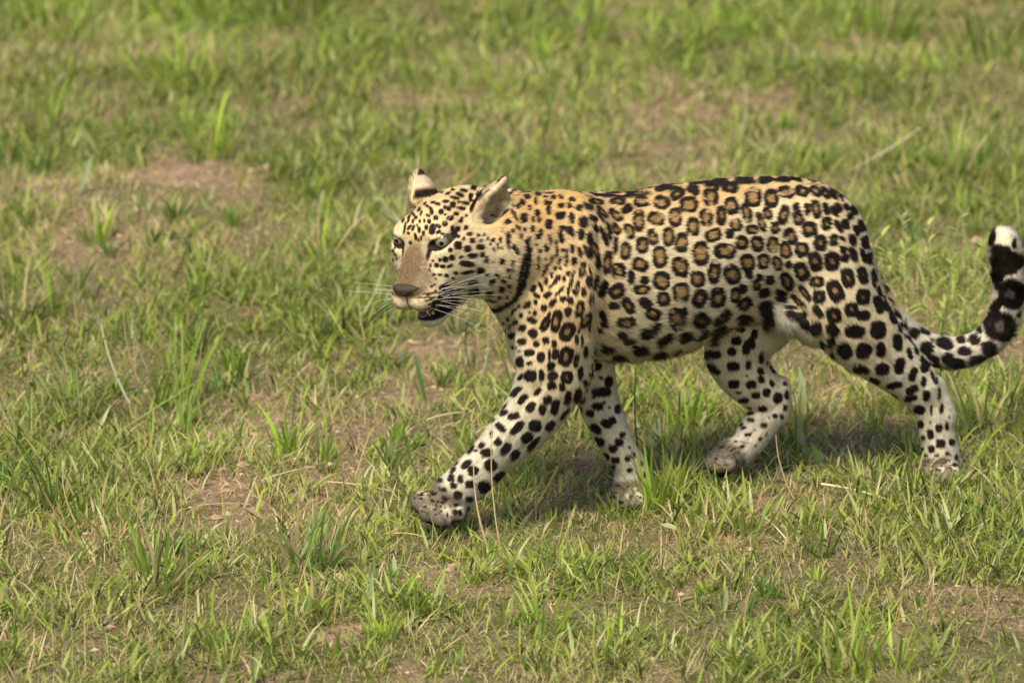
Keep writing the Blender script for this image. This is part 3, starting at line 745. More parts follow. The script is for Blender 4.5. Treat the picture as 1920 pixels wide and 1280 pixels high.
marks(920, 520, 6.4, '''20 45 28 28; 150 30 38 26 30; 130 135 38 36; 222 100 20 23; 235 170 12 18; 100 215 20 22; 195 222 20 18; 40 270 43 13; 515 130 33 53 30; 610 120 28 68 -20;
670 40 26 48; 560 220 53 30 30; 690 215 58 36 -40; 760 85 80 20 -40; 830 170 80 24 -45; 880 20 28 33; 940 130 22 108 12; 870 265 43 36; 750 310 63 36 -50; 645 370 43 48;
540 300 28 33; 440 330 58 38 -45; 300 380 85 22 -48; 540 430 36 33; 465 420 16 16; 370 455 28 36; 500 520 68 38 20; 655 560 56 103 25 .2; 700 470 28 58 15;
790 530 66 146 12 .3; 925 415 43 58; 950 285 43 48; 1065 390 52 108 8 .35; 1110 185 30 60; 1035 140 32 98 10 .3; 995 165 18 33; 1180 280 15 78; 1215 270 12 58;
1120 530 50 98 15 .4; 920 650 90 128 25 .3; 510 680 60 63 -30; 390 605 43 46; 305 535 43 34 -20; 265 690 48 48; 215 490 18 26; 100 505 12 16; 172 540 18 16; 120 585 20 20;
75 580 12 23; 185 640 16 30; 235 580 13 38 30; 380 775 58 48; 285 840 38 26 20; 128 700 12 23 -20; 180 735 11 18; 665 765 43 50; 555 800 40 46 -20; 760 800 33 53;
1030 740 26 63; 1055 630 16 48; 1090 760 22 73; 1175 640 11 88; 355 890 20 14; 465 910 68 43; 605 960 53 68 10; 780 920 46 73 15; 710 940 20 78; 725 1065 48 58 20;
900 950 86 126 20 .3; 1020 1000 36 88 10 .15; 1130 900 30 73; 360 1015 50 70 -5; 470 1035 38 28 -30; 15 465 22 48''')
marks(920, 340, 6.4, '''280 140 36 20 20; 240 180 28 16 40; 370 120 58 10; 440 200 48 36 10; 570 165 43 28 15; 380 265 48 33 50; 545 250 22 48; 660 195 36 18; 755 205 36 26 20;
700 150 70 10 5; 845 200 43 28 30; 985 225 48 28 25; 690 270 48 38; 690 355 30 58; 470 325 20 36; 560 385 40 43; 580 465 26 38; 510 460 20 38; 265 290 33 22 20;
335 305 26 38; 850 298 48 36; 955 300 33 40 -15; 1065 330 40 43; 1165 305 73 30 35; 840 415 68 53; 980 445 36 73 -5; 1115 495 53 73; 1225 450 58 34 15; 1255 570 32 43;
400 440 46 58; 290 410 90 22 60; 190 355 14 16; 215 485 43 33 -20; 695 515 46 63; 500 570 26 40; 600 605 26 43 -20; 570 665 36 33; 330 560 46 22 50; 410 585 20 40;
270 595 22 30 -15; 145 585 13 26; 155 510 9 11; 870 560 58 30; 960 590 48 56; 845 660 36 88 -10; 990 650 18 43; 1090 640 46 73 -10; 1195 690 28 73 -5; 215 715 28 113 -6;
360 665 22 33; 465 690 18 38; 415 725 18 26; 118 700 10 40; 715 705 22 68 -5; 790 730 16 38; 545 760 22 22; 665 800 26 53 -10; 592 838 22 26; 325 840 22 43 10;
90 800 12 26; 45 820 13 23; 135 800 10 20; 655 925 14 20; 790 840 18 78 10; 730 930 20 58 15; 660 1060 22 98 25; 580 930 14 48; 575 1020 16 38; 980 810 28 58;
1070 850 28 68 -15; 1130 820 22 58; 1195 860 28 68 -10; 910 920 20 108 5; 870 830 33 23; 830 950 22 53 30; 1000 960 40 53; 1100 1070 42 108 12 .3; 1260 960 18 58;
775 1040 18 33; 835 1035 20 26; 735 1120 26 43; 800 1180 33 68 25; 930 1110 33 33; 885 1170 22 38; 670 1210 26 38; 1190 1080 12 78; 1160 1200 26 68; 1255 1190 16 58;
980 1180 20 108 15; 130 955 36 36; 270 970 18 38; 205 1060 24 28; 262 1055 16 22; 232 1135 18 22; 30 960 10 22; 65 1120 22 18; 40 695 18 22''')
marks(700, 300, 4, '''440 250 25 12 -20; 510 240 18 14; 560 258 22 10 -20; 600 230 14 10; 678 238 28 12 10; 750 218 22 16; 795 197 35 10; 650 268 32 15 25; 612 290 35 12 15;
732 285 20 30; 790 268 15 18; 822 305 26 26; 690 328 35 13 15; 660 365 32 13 10; 597 340 22 24; 545 315 25 12; 510 390 20 20; 555 365 30 16 30; 485 332 20 12; 450 322 18 9;
440 390 14 22; 470 435 18 18; 420 462 13 17; 538 480 20 20; 620 405 20 14; 575 440 25 16; 655 460 18 13; 665 435 12 9; 590 430 12 11; 632 515 18 18; 592 515 14 22;
695 505 16 16; 490 495 22 13 30; 490 538 20 13 -30; 520 552 18 8; 445 520 24 40 15; 400 505 13 19; 378 548 11 19; 345 522 13 23; 360 585 8 20; 270 505 24 11 -50;
300 510 11 24 20; 262 548 13 11; 235 515 9 38 10; 318 575 12 28 -15; 340 600 8 12; 280 620 13 13; 320 432 13 13; 305 412 11 11; 350 458 9 13; 345 375 9 19 40;
265 455 25 7 -60; 225 455 9 19 30; 270 430 9 19 30; 300 365 7 24 50; 350 320 19 7 -45; 380 290 20 11 -30; 410 350 19 9 30; 405 415 9 11; 360 400 9 19 20; 290 400 8 16 40;
430 365 9 14 20; 390 330 8 16 40; 250 400 8 16 40; 240 480 7 14 20; 330 490 7 14; 420 420 8 10; 385 455 8 14; 300 460 8 16 20; 700 420 12 10; 540 410 10 10; 640 320 10 9;
720 555 20 14; 740 605 22 19; 680 590 12 13; 635 572 15 13; 608 560 13 19; 785 562 13 11; 805 605 13 11; 635 640 28 30; 580 675 17 17 30; 705 665 28 24; 800 652 32 20;
590 730 19 21; 540 745 21 21; 655 725 15 11 -30; 740 715 36 18; 815 708 17 19; 845 742 15 26 15; 475 790 19 17; 520 798 21 14; 575 795 26 12 -25; 700 775 55 22 8;
705 838 46 13 -12; 800 825 32 24; 620 845 15 12; 500 750 11 13; 445 755 11 9; 430 790 9 13; 415 828 13 14; 390 775 8 19; 455 860 14 9; 500 860 18 9; 550 865 18 14;
600 885 12 8; 850 857 13 9; 890 905 26 18 -20; 740 910 38 13 -15; 760 970 40 22 -10; 870 985 28 18; 925 855 18 11 30; 970 890 23 17 20; 965 960 23 20; 1020 940 13 14;
640 965 16 9 -40; 965 755 23 22; 1005 820 16 16; 1048 770 11 26 15; 1025 865 13 14; 905 1050 28 11; 820 1045 38 13; 945 1015 14 13; 1000 1020 11 11; 905 670 9 14;
938 655 7 14; 900 600 16 11; 880 630 8 12; 860 590 9 12; 830 560 10 10; 425 912 13 7; 435 945 13 11; 390 957 13 11; 358 962 9 9; 460 935 9 9; 405 1000 85 6 -5;
400 1030 70 5 -3; 345 980 50 5 -5; 320 870 9 11; 470 890 7 6; 395 855 7 11; 385 820 7 9; 130 640 9 12; 150 680 8 14 -30; 165 710 7 12 -30; 140 600 8 9; 160 660 7 8; 150 750 6 10;
175 740 6 10; 910 408 30 13; 1060 650 16 22; 1015 600 16 60; 960 600 9 20; 935 640 9 14; 1085 690 12 20''', 1.05, .15)
# black lips and the dark corner of the mouth
marks(700, 300, 4, '545 960 55 28; 562 1000 28 40; 528 1050 50 42; 480 1085 50 38')
# tail rings
marks(1720, 400, 4.267, '''355 1015 40 30; 460 1015 50 44; 380 1100 58 38; 570 1075 68 62; 300 1190 90 40; 480 1165 90 40 -20; 210 1050 70 42 20; 100 1170 90 50; 660 900 125 128 0 .28;
750 640 105 130 10 .25; 640 740 38 70 20; 560 850 30 60 30; 720 380 130 90 5; 650 480 45 100; 700 440 110 60; 670 290 80 50 10; 605 190 30 75 10; 770 240 20 46 10; 500 940 34 30; 820 800 30 30; 660 560 30 60 10''', .92, 0)
marks(0, 0, 1, '''1622 455 10 13 -15; 1631 485 10 12 -15; 1641 515 10 13 -15; 1652 545 10 12 -20; 1664 572 11 12 -30; 1678 597 11 12 -40; 1692 615 10 9; 1614 425 9 12 -10; 1600 395 8 11 -10''', 1, 0)
marks(0, 0, 1, '1440 592 15 11 10; 1490 594 18 8 20; 1514 608 14 9 30; 903 369 9 7 -30; 914 358 7 5 -30', 1, 0)
NECK = [(989, 452), (992, 475), (989, 498), (985, 520), (977, 545), (964, 563), (945, 576), (917, 583)]
NECK2 = [(984, 478), (979, 500), (974, 525), (972, 545)]
for L_, w_ in ((NECK, 5.2), (NECK2, 4.0)):
    for (x0_, y0_), (x1_, y1_) in zip(L_[:-1], L_[1:]):
        MK.append(((x0_ + x1_) / 2, (y0_ + y1_) / 2, math.hypot(x1_ - x0_, y1_ - y0_) / 2 + 5, w_, math.atan2(y1_ - y0_, x1_ - x0_), 0))
log('marks', len(MK))

BT = BVHTree.FromPolygons(BV.tolist(), BQ.tolist(), epsilon=0.0)
CAMV = Vector(CAM)
def visible(P, N):
    """True where the animal's near side is exposed (not turned away, not behind another limb)"""
    u, v, z = project(P)
    out = (N * (CAM - P)).sum(1) / np.linalg.norm(CAM - P, axis=1) > .10
    W_, H_ = 1300, 800                       # depth map of the near side, one cell per pixel
    return out, u, v, z
# depth map by splatting the vertices
_u, _v, _z = project(BV)
GX0, GY0, GS = 700.0, 290.0, 3.0
gw, gh = int(1240 / GS) + 2, int(740 / GS) + 2
ZB = np.full((gh, gw), 99.0)
_i = np.clip(((_v - GY0) / GS).astype(int), 0, gh - 1); _j = np.clip(((_u - GX0) / GS).astype(int), 0, gw - 1)
np.minimum.at(ZB, (_i, _j), _z)
Z2 = ZB.copy()
for di in (-1, 0, 1):
    for dj in (-1, 0, 1):
        Z2 = np.minimum(Z2, np.roll(np.roll(ZB, di, 0), dj, 1))
def near_side(P, N):
    u, v, z = project(P)
    i = np.clip(((v - GY0) / GS).astype(int), 0, gh - 1); j = np.clip(((u - GX0) / GS).astype(int), 0, gw - 1)
    f = (N * norm(CAM - P)).sum(1)
    return (f > .06) & (z < Z2[i, j] + .030), u, v
# markings of the far side and of hidden skin: scattered over the surface itself
rng = np.random.default_rng(5)
def far_marks():
    c = BV[rng.permutation(len(BV))[:60000]]
    reg = c[:, 2]
    keep = []
    cell = {}
    for p in c:
        w = leg_weight(p)
        r = .030 - .011 * w
        key = tuple((p / .03).astype(int)); ok = True
        for dx in (-1, 0, 1):
            for dy in (-1, 0, 1):
                for dz in (-1, 0, 1):
                    for q, rq in cell.get((key[0] + dx, key[1] + dy, key[2] + dz), ()):
                        if ((p - q) ** 2).sum() < ((r + rq) * .5) ** 2: ok = False; break
                    if not ok: break
                if not ok: break
            if not ok: break
        if ok:
            cell.setdefault(key, []).append((p, r)); keep.append((p, r))
    return keep
def leg_weight(p):
    return float(np.clip((.36 - p[2]) / .12, 0, 1)) if p[0] > -.06 or p[2] < .3 else 1.0
FM = far_marks()
log('far marks', len(FM))
FMP = np.array([p for p, r in FM]); FMR = np.array([r for p, r in FM])

# per-region attributes blended from the muscles that make the surface
def blend_attrs(P):
    n = len(P)
    wsum = np.zeros(n, np.float32) + 1e-9; fl = np.zeros((n, 3), np.float32); hl = np.zeros(n, np.float32); rg = np.zeros((n, 5), np.float32)
    Pf = P.astype(np.float32)
    for p in PR:
        if p['neg']: continue
        for q in (p['segs'] if p['t'] == 'C' else [p]):
            b0, b1 = bbox(q)
            m = np.flatnonzero(((Pf > b0 - .0) & (Pf < b1 + .0)).all(1))
            if not len(m): continue
            d = np.abs(d_prim(q, Pf[m]))
            w = np.exp(-d / .010).astype(np.float32)
            f = p['flow']
            if f is None: f = q['b'] - q['a']
            f = np.array(f, float); f = f / max(np.linalg.norm(f), 1e-6)
            fl[m] += w[:, None] * f; hl[m] += w * p['hair']; rg[m, p['reg']] += w; wsum[m] += w
    return norm(fl), hl / wsum, rg / wsum[:, None]
TAILP = np.array([at(a, b, d) for a, b, c, d in TAIL])
BLACK = np.array([.010, .007, .006]); CORE = np.array([.36, .220, .085])
ORANGE = np.array([.64, .40, .150]); CREAM = np.array([.75, .635, .42]); WHITE = np.array([.68, .62, .49])
def eye_e(L, s_, a=.0150, b=.0074):
    y = L[:, 1] - s_ * .0385; z = L[:, 2] - .0115
    return np.sqrt(((y * .990 + s_ * .14 * z) / a) ** 2 + ((-s_ * .14 * y + .990 * z) / b) ** 2)
def coat(P, N, rg, root=None, hl=None):
    n = len(P)
    near, u, v = near_side(P if root is None else root, N)
    if root is not None: u, v, _ = project(P)
    jit = noise(P, 260, 3) - .5; jit2 = noise(P, 520, 4) - .5; jz = noise(P, 90, 6) - .5; jw = noise(P, 90, 7) - .5
    fc = 1 - .6 * (rg[:, 1] + rg[:, 2])
    uu = u + (jit * 2.4 + jz * 2.6) * fc; vv = v + (jit2 * 2.4 + jw * 2.6) * fc
    dark = np.zeros(n, np.float32); core = np.zeros(n, np.float32)
    order = np.argsort(uu); us = uu[order]
    for (x, y, a, b, th, c0) in MK:
        R_ = max(a, b) + 4
        lo_, hi_ = np.searchsorted(us, (x - R_, x + R_))
        ix = order[lo_:hi_]; ix = ix[(np.abs(vv[ix] - y) < R_) & near[ix]]
        if not len(ix): continue
        dx = uu[ix] - x; dy = vv[ix] - y
        X = (dx * math.cos(th) + dy * math.sin(th)) / a; Y = (-dx * math.sin(th) + dy * math.cos(th)) / b
        q = (np.abs(X) ** 2.7 + np.abs(Y) ** 2.7) ** (1 / 2.7)
        mn = min(a, b)
        dk = smooth(1.1, -1.1, (q - 1) * mn)
        dark[ix] = np.maximum(dark[ix], dk)
        if c0 > 0:
            gap = smooth(.70, .78, noise(P[ix], 95, 70)) * smooth(c0, c0 + .15, q) * (.7 if c0 > .3 else 0)
            dark[ix] = np.maximum(dark[ix] - gap * dk, 0)
            cr = smooth(1.6, -1.6, (q - (c0 + .02 + .35 * jz[ix])) * mn)
            core[ix] = np.maximum(core[ix], cr)
    # far side
    fi = np.flatnonzero(~near)
    if len(fi):
        Q = P[fi] + np.stack([jz[fi], jw[fi], jit[fi]], 1) * .008
        o2 = np.argsort(Q[:, 0]); qs = Q[o2, 0]
        for p, r in zip(FMP, FMR):
            R_ = r * .48
            lo_, hi_ = np.searchsorted(qs, (p[0] - R_, p[0] + R_))
            ix = o2[lo_:hi_]; dv = Q[ix] - p; d = np.sqrt((dv ** 2).sum(1)); ok = d < R_
            ix = ix[ok]; d = d[ok]
            gi = fi[ix]
            dark[gi] = np.maximum(dark[gi], smooth(R_, R_ * .86, d))
            if r > .027: core[gi] = np.maximum(core[gi], smooth(R_ * .42, R_ * .28, d))
    # ground colour of the coat: tawny along the back and shoulder, cream on the flank, white below
    z = P[:, 2] + (noise(P, 14, 9) - .5) * .05
    xx = P[:, 0]
    back = smooth(.52, .64, z) * smooth(-.16, -.05, xx)
    sh = smooth(.16, .02, np.abs(xx - .10)) * smooth(.30, .42, z)
    nk = smooth(.02, -.10, xx) * smooth(.38, .62, z) * .6
    leg = smooth(.35, .17, z)
    wo_ = np.clip(np.maximum(back, np.maximum(.55 * sh, nk)), 0, 1)[:, None]
    ww = leg[:, None]
    base = CREAM * (1 - wo_) + ORANGE * wo_
    base = base * (1 - ww) + WHITE * ww
    fr = (smooth(.05, -.02, xx) * smooth(.46, .34, z))[:, None]
    base = base * (1 - fr) + WHITE * fr
    # dark broken line along the spine
    lat = np.abs(P[:, 1] - .44 * (u - 1290) / 1000) * .91
    sp = smooth(.030, .016, lat) * smooth(.45, .7, N[:, 2]) * smooth(.02, .08, xx) * smooth(.72, .62, xx) * (rg[:, 0] > .5)
    dark = np.maximum(dark, sp * smooth(.50, .58, noise(np.stack([P @ AX * 38, P @ LT * 55, P[:, 2] * 0], 1), 1.0, 66)))
    if hl is None: hl = np.zeros(n)
    lw = (smooth(.0092, .0130, hl) * (rg[:, 1] < .3) * (rg[:, 3] < .3))[:, None]
    base = base * (1 - lw) + WHITE * .92 * lw
    # head
    L = ((P - HO) / HS) @ HM.T
    hd = rg[:, 1] + rg[:, 2]; hd = smooth(.4, .7, hd)
    crown = smooth(-.035, .03, L[:, 2]); white = smooth(-.040, -.085, L[:, 2] + .016 * smooth(.06, .09, L[:, 0]) * 0 - 0) * (1 - .75 * smooth(.07, .09, L[:, 0]) * smooth(-.080, -.066, L[:, 2]))
    tan = (smooth(.078, .092, L[:, 0]) * smooth(-.076, -.064, L[:, 2]))[:, None] * (hd > .3)[:, None] * .55
    face = CREAM * .92 * (1 - crown[:, None]) + (CREAM * .45 + ORANGE * .55) * crown[:, None]
    face = face * (1 - white[:, None]) + WHITE * 1.02 * white[:, None]
    face = face * (1 - tan) + np.array([.42, .30, .17]) * tan
    # brown bridge of the nose
    br = smooth(.036, .012, np.abs(L[:, 1]) + np.abs(L[:, 1]) * 0 + (noise(P, 200, 12) - .5) * .006) * smooth(.050, .075, L[:, 0]) * smooth(-.048, -.040, L[:, 2])
    br = np.maximum(br, smooth(.050, .020, np.abs(L[:, 1])) * smooth(.070, .095, L[:, 0]) * smooth(-.052, -.036, L[:, 2]) * .75)
    eg = smooth(.006, .026, np.abs(L[:, 1]))[:, None] * .6 + smooth(.07, .12, L[:, 0])[:, None] * .4
    brc = np.array([.145, .094, .047]) * (1 - eg) + np.array([.075, .048, .026]) * eg
    face = face * (1 - br[:, None]) + brc * (.70 + .6 * noise(np.stack([L[:, 0] * 130, L[:, 1] * 900, L[:, 2] * 300], 1), 1.0, 64))[:, None] * br[:, None]
    # pale patches above and below the eyes
    for s_ in (-1, 1):
        e = np.sqrt(((L[:, 0] - .062) / .03) ** 2 + ((L[:, 1] - s_ * .0385) / .017) ** 2 + ((L[:, 2] - .0115) / .0105) ** 2)
        pale = smooth(1.9, 1.4, e)
        face = face * (1 - .22 * pale[:, None]) + WHITE * .22 * pale[:, None]
    face = face * (.86 + .28 * noise(P, 420, 61))[:, None] * (.94 + .12 * noise(P, 120, 62))[:, None]
    base = base * (1 - hd[:, None]) + face * hd[:, None]
    dark = dark * 1.0
    dark = np.where((br > .5) & (hd > .5) & (L[:, 2] < .0), dark * .35, dark)
    rim = np.zeros(n)
    for s_ in (-1, 1):
        e = eye_e(L, s_)
        rim = np.maximum(rim, smooth(1.26, 1.14, e) * (L[:, 0] > .030))
        # the dark line running from the inner corner of the eye
        a0 = np.array([.068, s_ * .024, .004]); a1 = np.array([.082, s_ * .0185, -.012])
        t = np.clip(((L - a0) @ (a1 - a0)) / ((a1 - a0) @ (a1 - a0)), 0, 1)
        rim = np.maximum(rim, smooth(.0050, .0026, np.linalg.norm(L - a0 - t[:, None] * (a1 - a0), axis=1)))
        b0 = np.array([.055, s_ * .052, .016]); b1 = np.array([.040, s_ * .060, .022])
        t = np.clip(((L - b0) @ (b1 - b0)) / ((b1 - b0) @ (b1 - b0)), 0, 1)
        rim = np.maximum(rim, smooth(.0034, .0018, np.linalg.norm(L - b0 - t[:, None] * (b1 - b0), axis=1)))
    # black lips: the rim of the mouth and everything inside it
    lm = ((L[:, 0] - .090) * .985 + (L[:, 2] + .0835) * .17); ln = (-(L[:, 0] - .090) * .17 + (L[:, 2] + .0835) * .985)
    e = np.sqrt((lm / .044) ** 2 + (L[:, 1] / .030) ** 2 + (ln / .0095) ** 2)
    low = smooth(.0145, .0115, np.abs(ln + .006)) * (L[:, 0] > .02) * (np.abs(L[:, 1]) < .040) * (ln < .004)
    lip = np.maximum(smooth(1.22, 1.10, e), low * smooth(.03, .05, L[:, 0]))
    rim = np.maximum(rim, lip * (hd > .3))
    dark = np.maximum(dark, rim)
    # rows of dark flecks at the roots of the whiskers and the dark edge of the upper lip
    pad = smooth(.066, .078, L[:, 0]) * smooth(.128, .118, L[:, 0]) * smooth(.009, .014, np.abs(L[:, 1])) * (hd > .4)
    for j_, zr in enumerate((-.0445, -.0515, -.0585, -.0655)):
        zl = zr - .10 * (.118 - L[:, 0])
        dash = smooth(.42, .52, noise(np.stack([L[:, 0] * (210 if j_ < 2 else 120), np.full(n, j_ * 7.3), L[:, 1] * 60], 1), 1.0, 77)) if j_ < 3 else .9
        dark = np.maximum(dark, pad * smooth(.0024, .0012, np.abs(L[:, 2] - zl)) * dash * .95)
    dark = np.maximum(dark, smooth(.0018, .0008, np.abs(L[:, 1])) * smooth(.100, .108, L[:, 0]) * smooth(-.070, -.066, L[:, 2]) * smooth(-.042, -.046, L[:, 2]) * .9)
    # ears
    er = smooth(.35, .6, rg[:, 2])
    for (b_, t_, o_), fs in ((EARN, 1), (EARF, -1)):
        b_ = np.array(b_); t_ = np.array(t_); o_ = np.array(o_, float)
        zz = norm(t_ - b_); ox = norm(o_ - zz * (o_ @ zz)); Ln = np.linalg.norm(t_ - b_)
        rel = L - b_; hgt = (rel @ zz) / Ln; side = (N @ HM.T) @ ox
        mine = er * (np.sign(L[:, 1]) == fs) * smooth(-.05, .12, hgt)
        inner = mine * smooth(-.15, .25, side)
        streak = .6 * inner * smooth(.55, .75, noise(P * np.array([1, 1, .35]), 160, 41)) * smooth(.8, .3, hgt) * .55
        outer = mine * smooth(.0, -.35, side)
        base = base * (1 - inner[:, None]) + (np.array([.66, .53, .35]) * (.6 + .8 * noise(P * np.array([1, 1, .4]), 260, 43))[:, None]) * inner[:, None]
        dark = dark * (1 - np.maximum(inner, outer * .9) * .9)
        dark = np.maximum(dark, streak)
        ob = smooth(.05, .20, hgt) * smooth(.50, .34, hgt) if fs < 0 else smooth(.10, .16, hgt) * smooth(.62, .56, hgt); ot = smooth(.84, .93, hgt)
        wh = smooth(.40, .52, hgt) * smooth(.92, .82, hgt)
        base = base * (1 - (outer * wh)[:, None]) + np.array([.50, .41, .29]) * (outer * wh)[:, None]
        dark = np.maximum(dark, outer * np.maximum(ob, ot))
    # paws: grey brown toes
    pw = smooth(.12, .45, rg[:, 4]); pn = smooth(.35, .65, noise(P, 110, 21))
    toe = pw * smooth(-.45, .15, (N @ np.array([-.75, -.4, -.35]))) * (.82 + .16 * pn)
    toe = np.maximum(toe, pw * .9 * (P[:, 0] > .3) * (P[:, 0] < .44))
    base = base * (1 - toe[:, None]) + (np.array([.115, .092, .068]) * (.6 + .8 * pn[:, None])) * toe[:, None]
    dark = np.maximum(dark, pw * smooth(-.62, -.80, N[:, 2]))
    dark = np.maximum(dark, pw * smooth(.0, .4, N[:, 2]) * smooth(.64, .70, noise(P * np.array([1, 1, 1.6]), 150, 48)) * .9)
    # white tail tip
    te = np.linalg.norm(P - TAILP[-1], axis=1)
    tip = smooth(.034, .026, te) * (P[:, 2] > TAILP[-1][2] - .012)
    tl = rg[:, 3] > .5
    up_t = (smooth(.27, .33, P[:, 2]) * (P[:, 0] < .74))[:, None]
    base = np.where(tl[:, None], WHITE * (1 - up_t) + (CREAM * .5 + ORANGE * .5) * up_t, base)
    # far fore and hind leg fade with no change of hue; small hair to hair variation
    var = 1 + (noise(P, 190, 29) - .5) * .24 + (noise(P, 700, 30) - .5) * .22 + (noise(P, 60, 31) - .5) * .10
    base = base * var[:, None]
    cc = np.where(tl[:, None], np.array([.13, .11, .09]), CORE) * (.45 + 1.1 * noise(P, 330, 33)[:, None])
    dk = dark * (1 - core)
    out = base * (1 - dark[:, None]) + cc * dark[:, None]
    out = out * (1 - dk[:, None]) + BLACK * (1 + 1.2 * noise(P, 400, 35)[:, None]) * dk[:, None]
    return out
FL, HL, RG = blend_attrs(BV)
BC = coat(BV, BN, RG, None, HL)
log('coat painted')
# ---------------------------------------------------------------- the leopard's objects
m_skin = material('leopard_skin', rough=.75, attr='col', spec=.15)
leopard = link('leopard', None, label='spotted leopard striding left through the grass with its mouth slightly open', cat='leopard', loc=(0, 0, 0))
body_me = mesh_from('body', BV, BQ, m_skin)
color_attr(body_me, BC)
link('body', body_me, leopard)
# fur
def make_fur(count, seed=1):
    g = np.random.default_rng(seed)
    tri = np.concatenate([BQ[:, [0, 1, 2]], BQ[:, [0, 2, 3]]])
    a, b, c = BV[tri[:, 0]], BV[tri[:, 1]], BV[tri[:, 2]]
    area = np.linalg.norm(np.cross(b - a, c - a), axis=1)
    fc = (BN[tri[:, 0]] * norm(CAM - a)).sum(1)
    w = area * np.where(fc > -.15, 1.0, .30) * (1 + .8 * RG[tri[:, 0], 1] + .5 * RG[tri[:, 0], 2])
    pick = g.choice(len(tri), count, p=w / w.sum())
    r1 = np.sqrt(g.random(count)); r2 = g.random(count)
    w0, w1, w2 = 1 - r1, r1 * (1 - r2), r1 * r2
    T = tri[pick]
    def mixv(A): return A[T[:, 0]] * w0[:, None] + A[T[:, 1]] * w1[:, None] + A[T[:, 2]] * w2[:, None]
    P = mixv(BV); N = norm(mixv(BN)); F = norm(mixv(FL)); RGp = mixv(RG); L = mixv(HL[:, None])[:, 0]
    # nose, mouth and eye hollows stay bare
    LH = ((P - HO) / HS) @ HM.T
    bare = np.zeros(count, bool)
    for s_ in (-1, 1):
        bare |= (eye_e(LH, s_) < 1.15) & (LH[:, 0] > .03)
    lm = ((LH[:, 0] - .090) * .985 + (LH[:, 2] + .0835) * .17); ln = (-(LH[:, 0] - .090) * .17 + (LH[:, 2] + .0835) * .985)
    # long pale tufts inside the ears
    bare |= (np.sqrt((lm / .044) ** 2 + (LH[:, 1] / .030) ** 2 + (ln / .0095) ** 2) < 1.15) & (RGp[:, 1] > .3)
    bare |= (LH[:, 0] > .112) & (np.abs(LH[:, 1]) < .019) & (LH[:, 2] > -.049) & (LH[:, 2] < -.024)
    k = ~bare
    P, N, F, L, RGp, LH = P[k], N[k], F[k], L[k], RGp[k], LH[k]
    n = len(P)
    # longer hair under the belly, behind the elbow and on the flank fold
    L0 = L.copy()
    down = np.clip(-N[:, 2], 0, 1) * (P[:, 2] > .24) * (P[:, 2] < .40) * (RGp[:, 1] < .3) * (P[:, 0] > .12)
    L = L * (1 + 1.2 * down)
    muzzle = smooth(.05, .08, LH[:, 0]) * RGp[:, 1]
    L = L * (1 - .45 * muzzle)
    L = L * (1.12 + .2 * RGp[:, 1])
    for (b_, t_, o_) in (EARN, EARF):
        b_ = np.array(b_); zz = norm(np.array(t_) - b_); ox = np.array(o_, float); ox = norm(ox - zz * (ox @ zz))
        ins = (RGp[:, 2] > .4) & (((N @ HM.T) @ ox) > .15) & (np.linalg.norm(LH - b_, axis=1) < .05)
        L = np.where(ins, .013, L)
    L = L * (.75 + .5 * g.random(n)) * (.8 + .4 * noise(P, 45, 50))
    F = F + (np.stack([noise(P, 30, 51), noise(P, 30, 52), noise(P, 30, 53)], 1) - .5) * .5
    T_ = F - N * (F * N).sum(1)[:, None]; T_ = norm(T_)
    # a hair shows its colour about half its length away from the root
    C = coat(P + T_ * (L * .55)[:, None], N, RGp, P, L0)
    # hair lies down flat and droops where it is long
    droop = np.array([0, 0, -1.0]) * np.clip(L / .03, 0, 1)[:, None] * .5
    lift = .50 + .40 * g.random(n)[:, None]
    clump = (np.stack([noise(P, 75, 55), noise(P, 75, 56), noise(P, 75, 57)], 1) - .5) * (smooth(.007, .020, L) * 1.6)[:, None]
    C0 = 1 + (noise(P, 95, 58) - .5) * .35 * smooth(.008, .02, L)
    D0 = norm(T_ + N * (lift + .25) + g.normal(0, .10, (n, 3)))
    D1 = norm(T_ + N * lift * .55 + droop * .6 + clump + g.normal(0, .09, (n, 3)))
    D2 = norm(T_ + N * lift * .25 + droop + clump * 1.3 + g.normal(0, .08, (n, 3)))
    s = (L / 3)[:, None]
    p0 = P - N * .0006; p1 = p0 + D0 * s; p2 = p1 + D1 * s; p3 = p2 + D2 * s
    pts = np.stack([p0, p1, p2, p3], 1).reshape(-1, 3)
    cv = bpy.data.hair_curves.new('fur')
    cv.add_curves([4] * n)
    cv.attributes['position'].data.foreach_set('vector', pts.astype(np.float32).reshape(-1))
    ra = cv.attributes.get('radius') or cv.attributes.new('radius', 'FLOAT', 'POINT')
    thick = .00030 * (.8 + .4 * g.random(n))
    rr = (thick[:, None] * np.array([1.0, .95, .7, .15])).reshape(-1)
    ra.data.foreach_set('value', rr.astype(np.float32))
    tint = 1 + (g.random(n) - .5) * .45
    C = C * (tint * C0)[:, None]
    ca = cv.attributes.new('hair_col', 'FLOAT_COLOR', 'CURVE'); cc = np.ones((n, 4), np.float32); cc[:, :3] = C
    ca.data.foreach_set('color', cc.reshape(-1))
    na = cv.attributes.new('hair_nrm', 'FLOAT_VECTOR', 'CURVE'); na.data.foreach_set('vector', norm(N + g.normal(0, .12, (n, 3))).astype(np.float32).reshape(-1))
    return cv, n
m_fur = bpy.data.materials.new('leopard_fur'); m_fur.use_nodes = True
nt = m_fur.node_tree; nt.nodes.clear()
a1 = nt.nodes.new('ShaderNodeAttribute'); a1.attribute_name = 'hair_col'
a2 = nt.nodes.new('ShaderNodeAttribute'); a2.attribute_name = 'hair_nrm'
b1 = nt.nodes.new('ShaderNodeBsdfDiffuse'); b2 = nt.nodes.new('ShaderNodeBsdfDiffuse'); b3 = nt.nodes.new('ShaderNodeBsdfHairPrincipled')
b3.model = 'CHIANG'; b3.parametrization = 'COLOR'
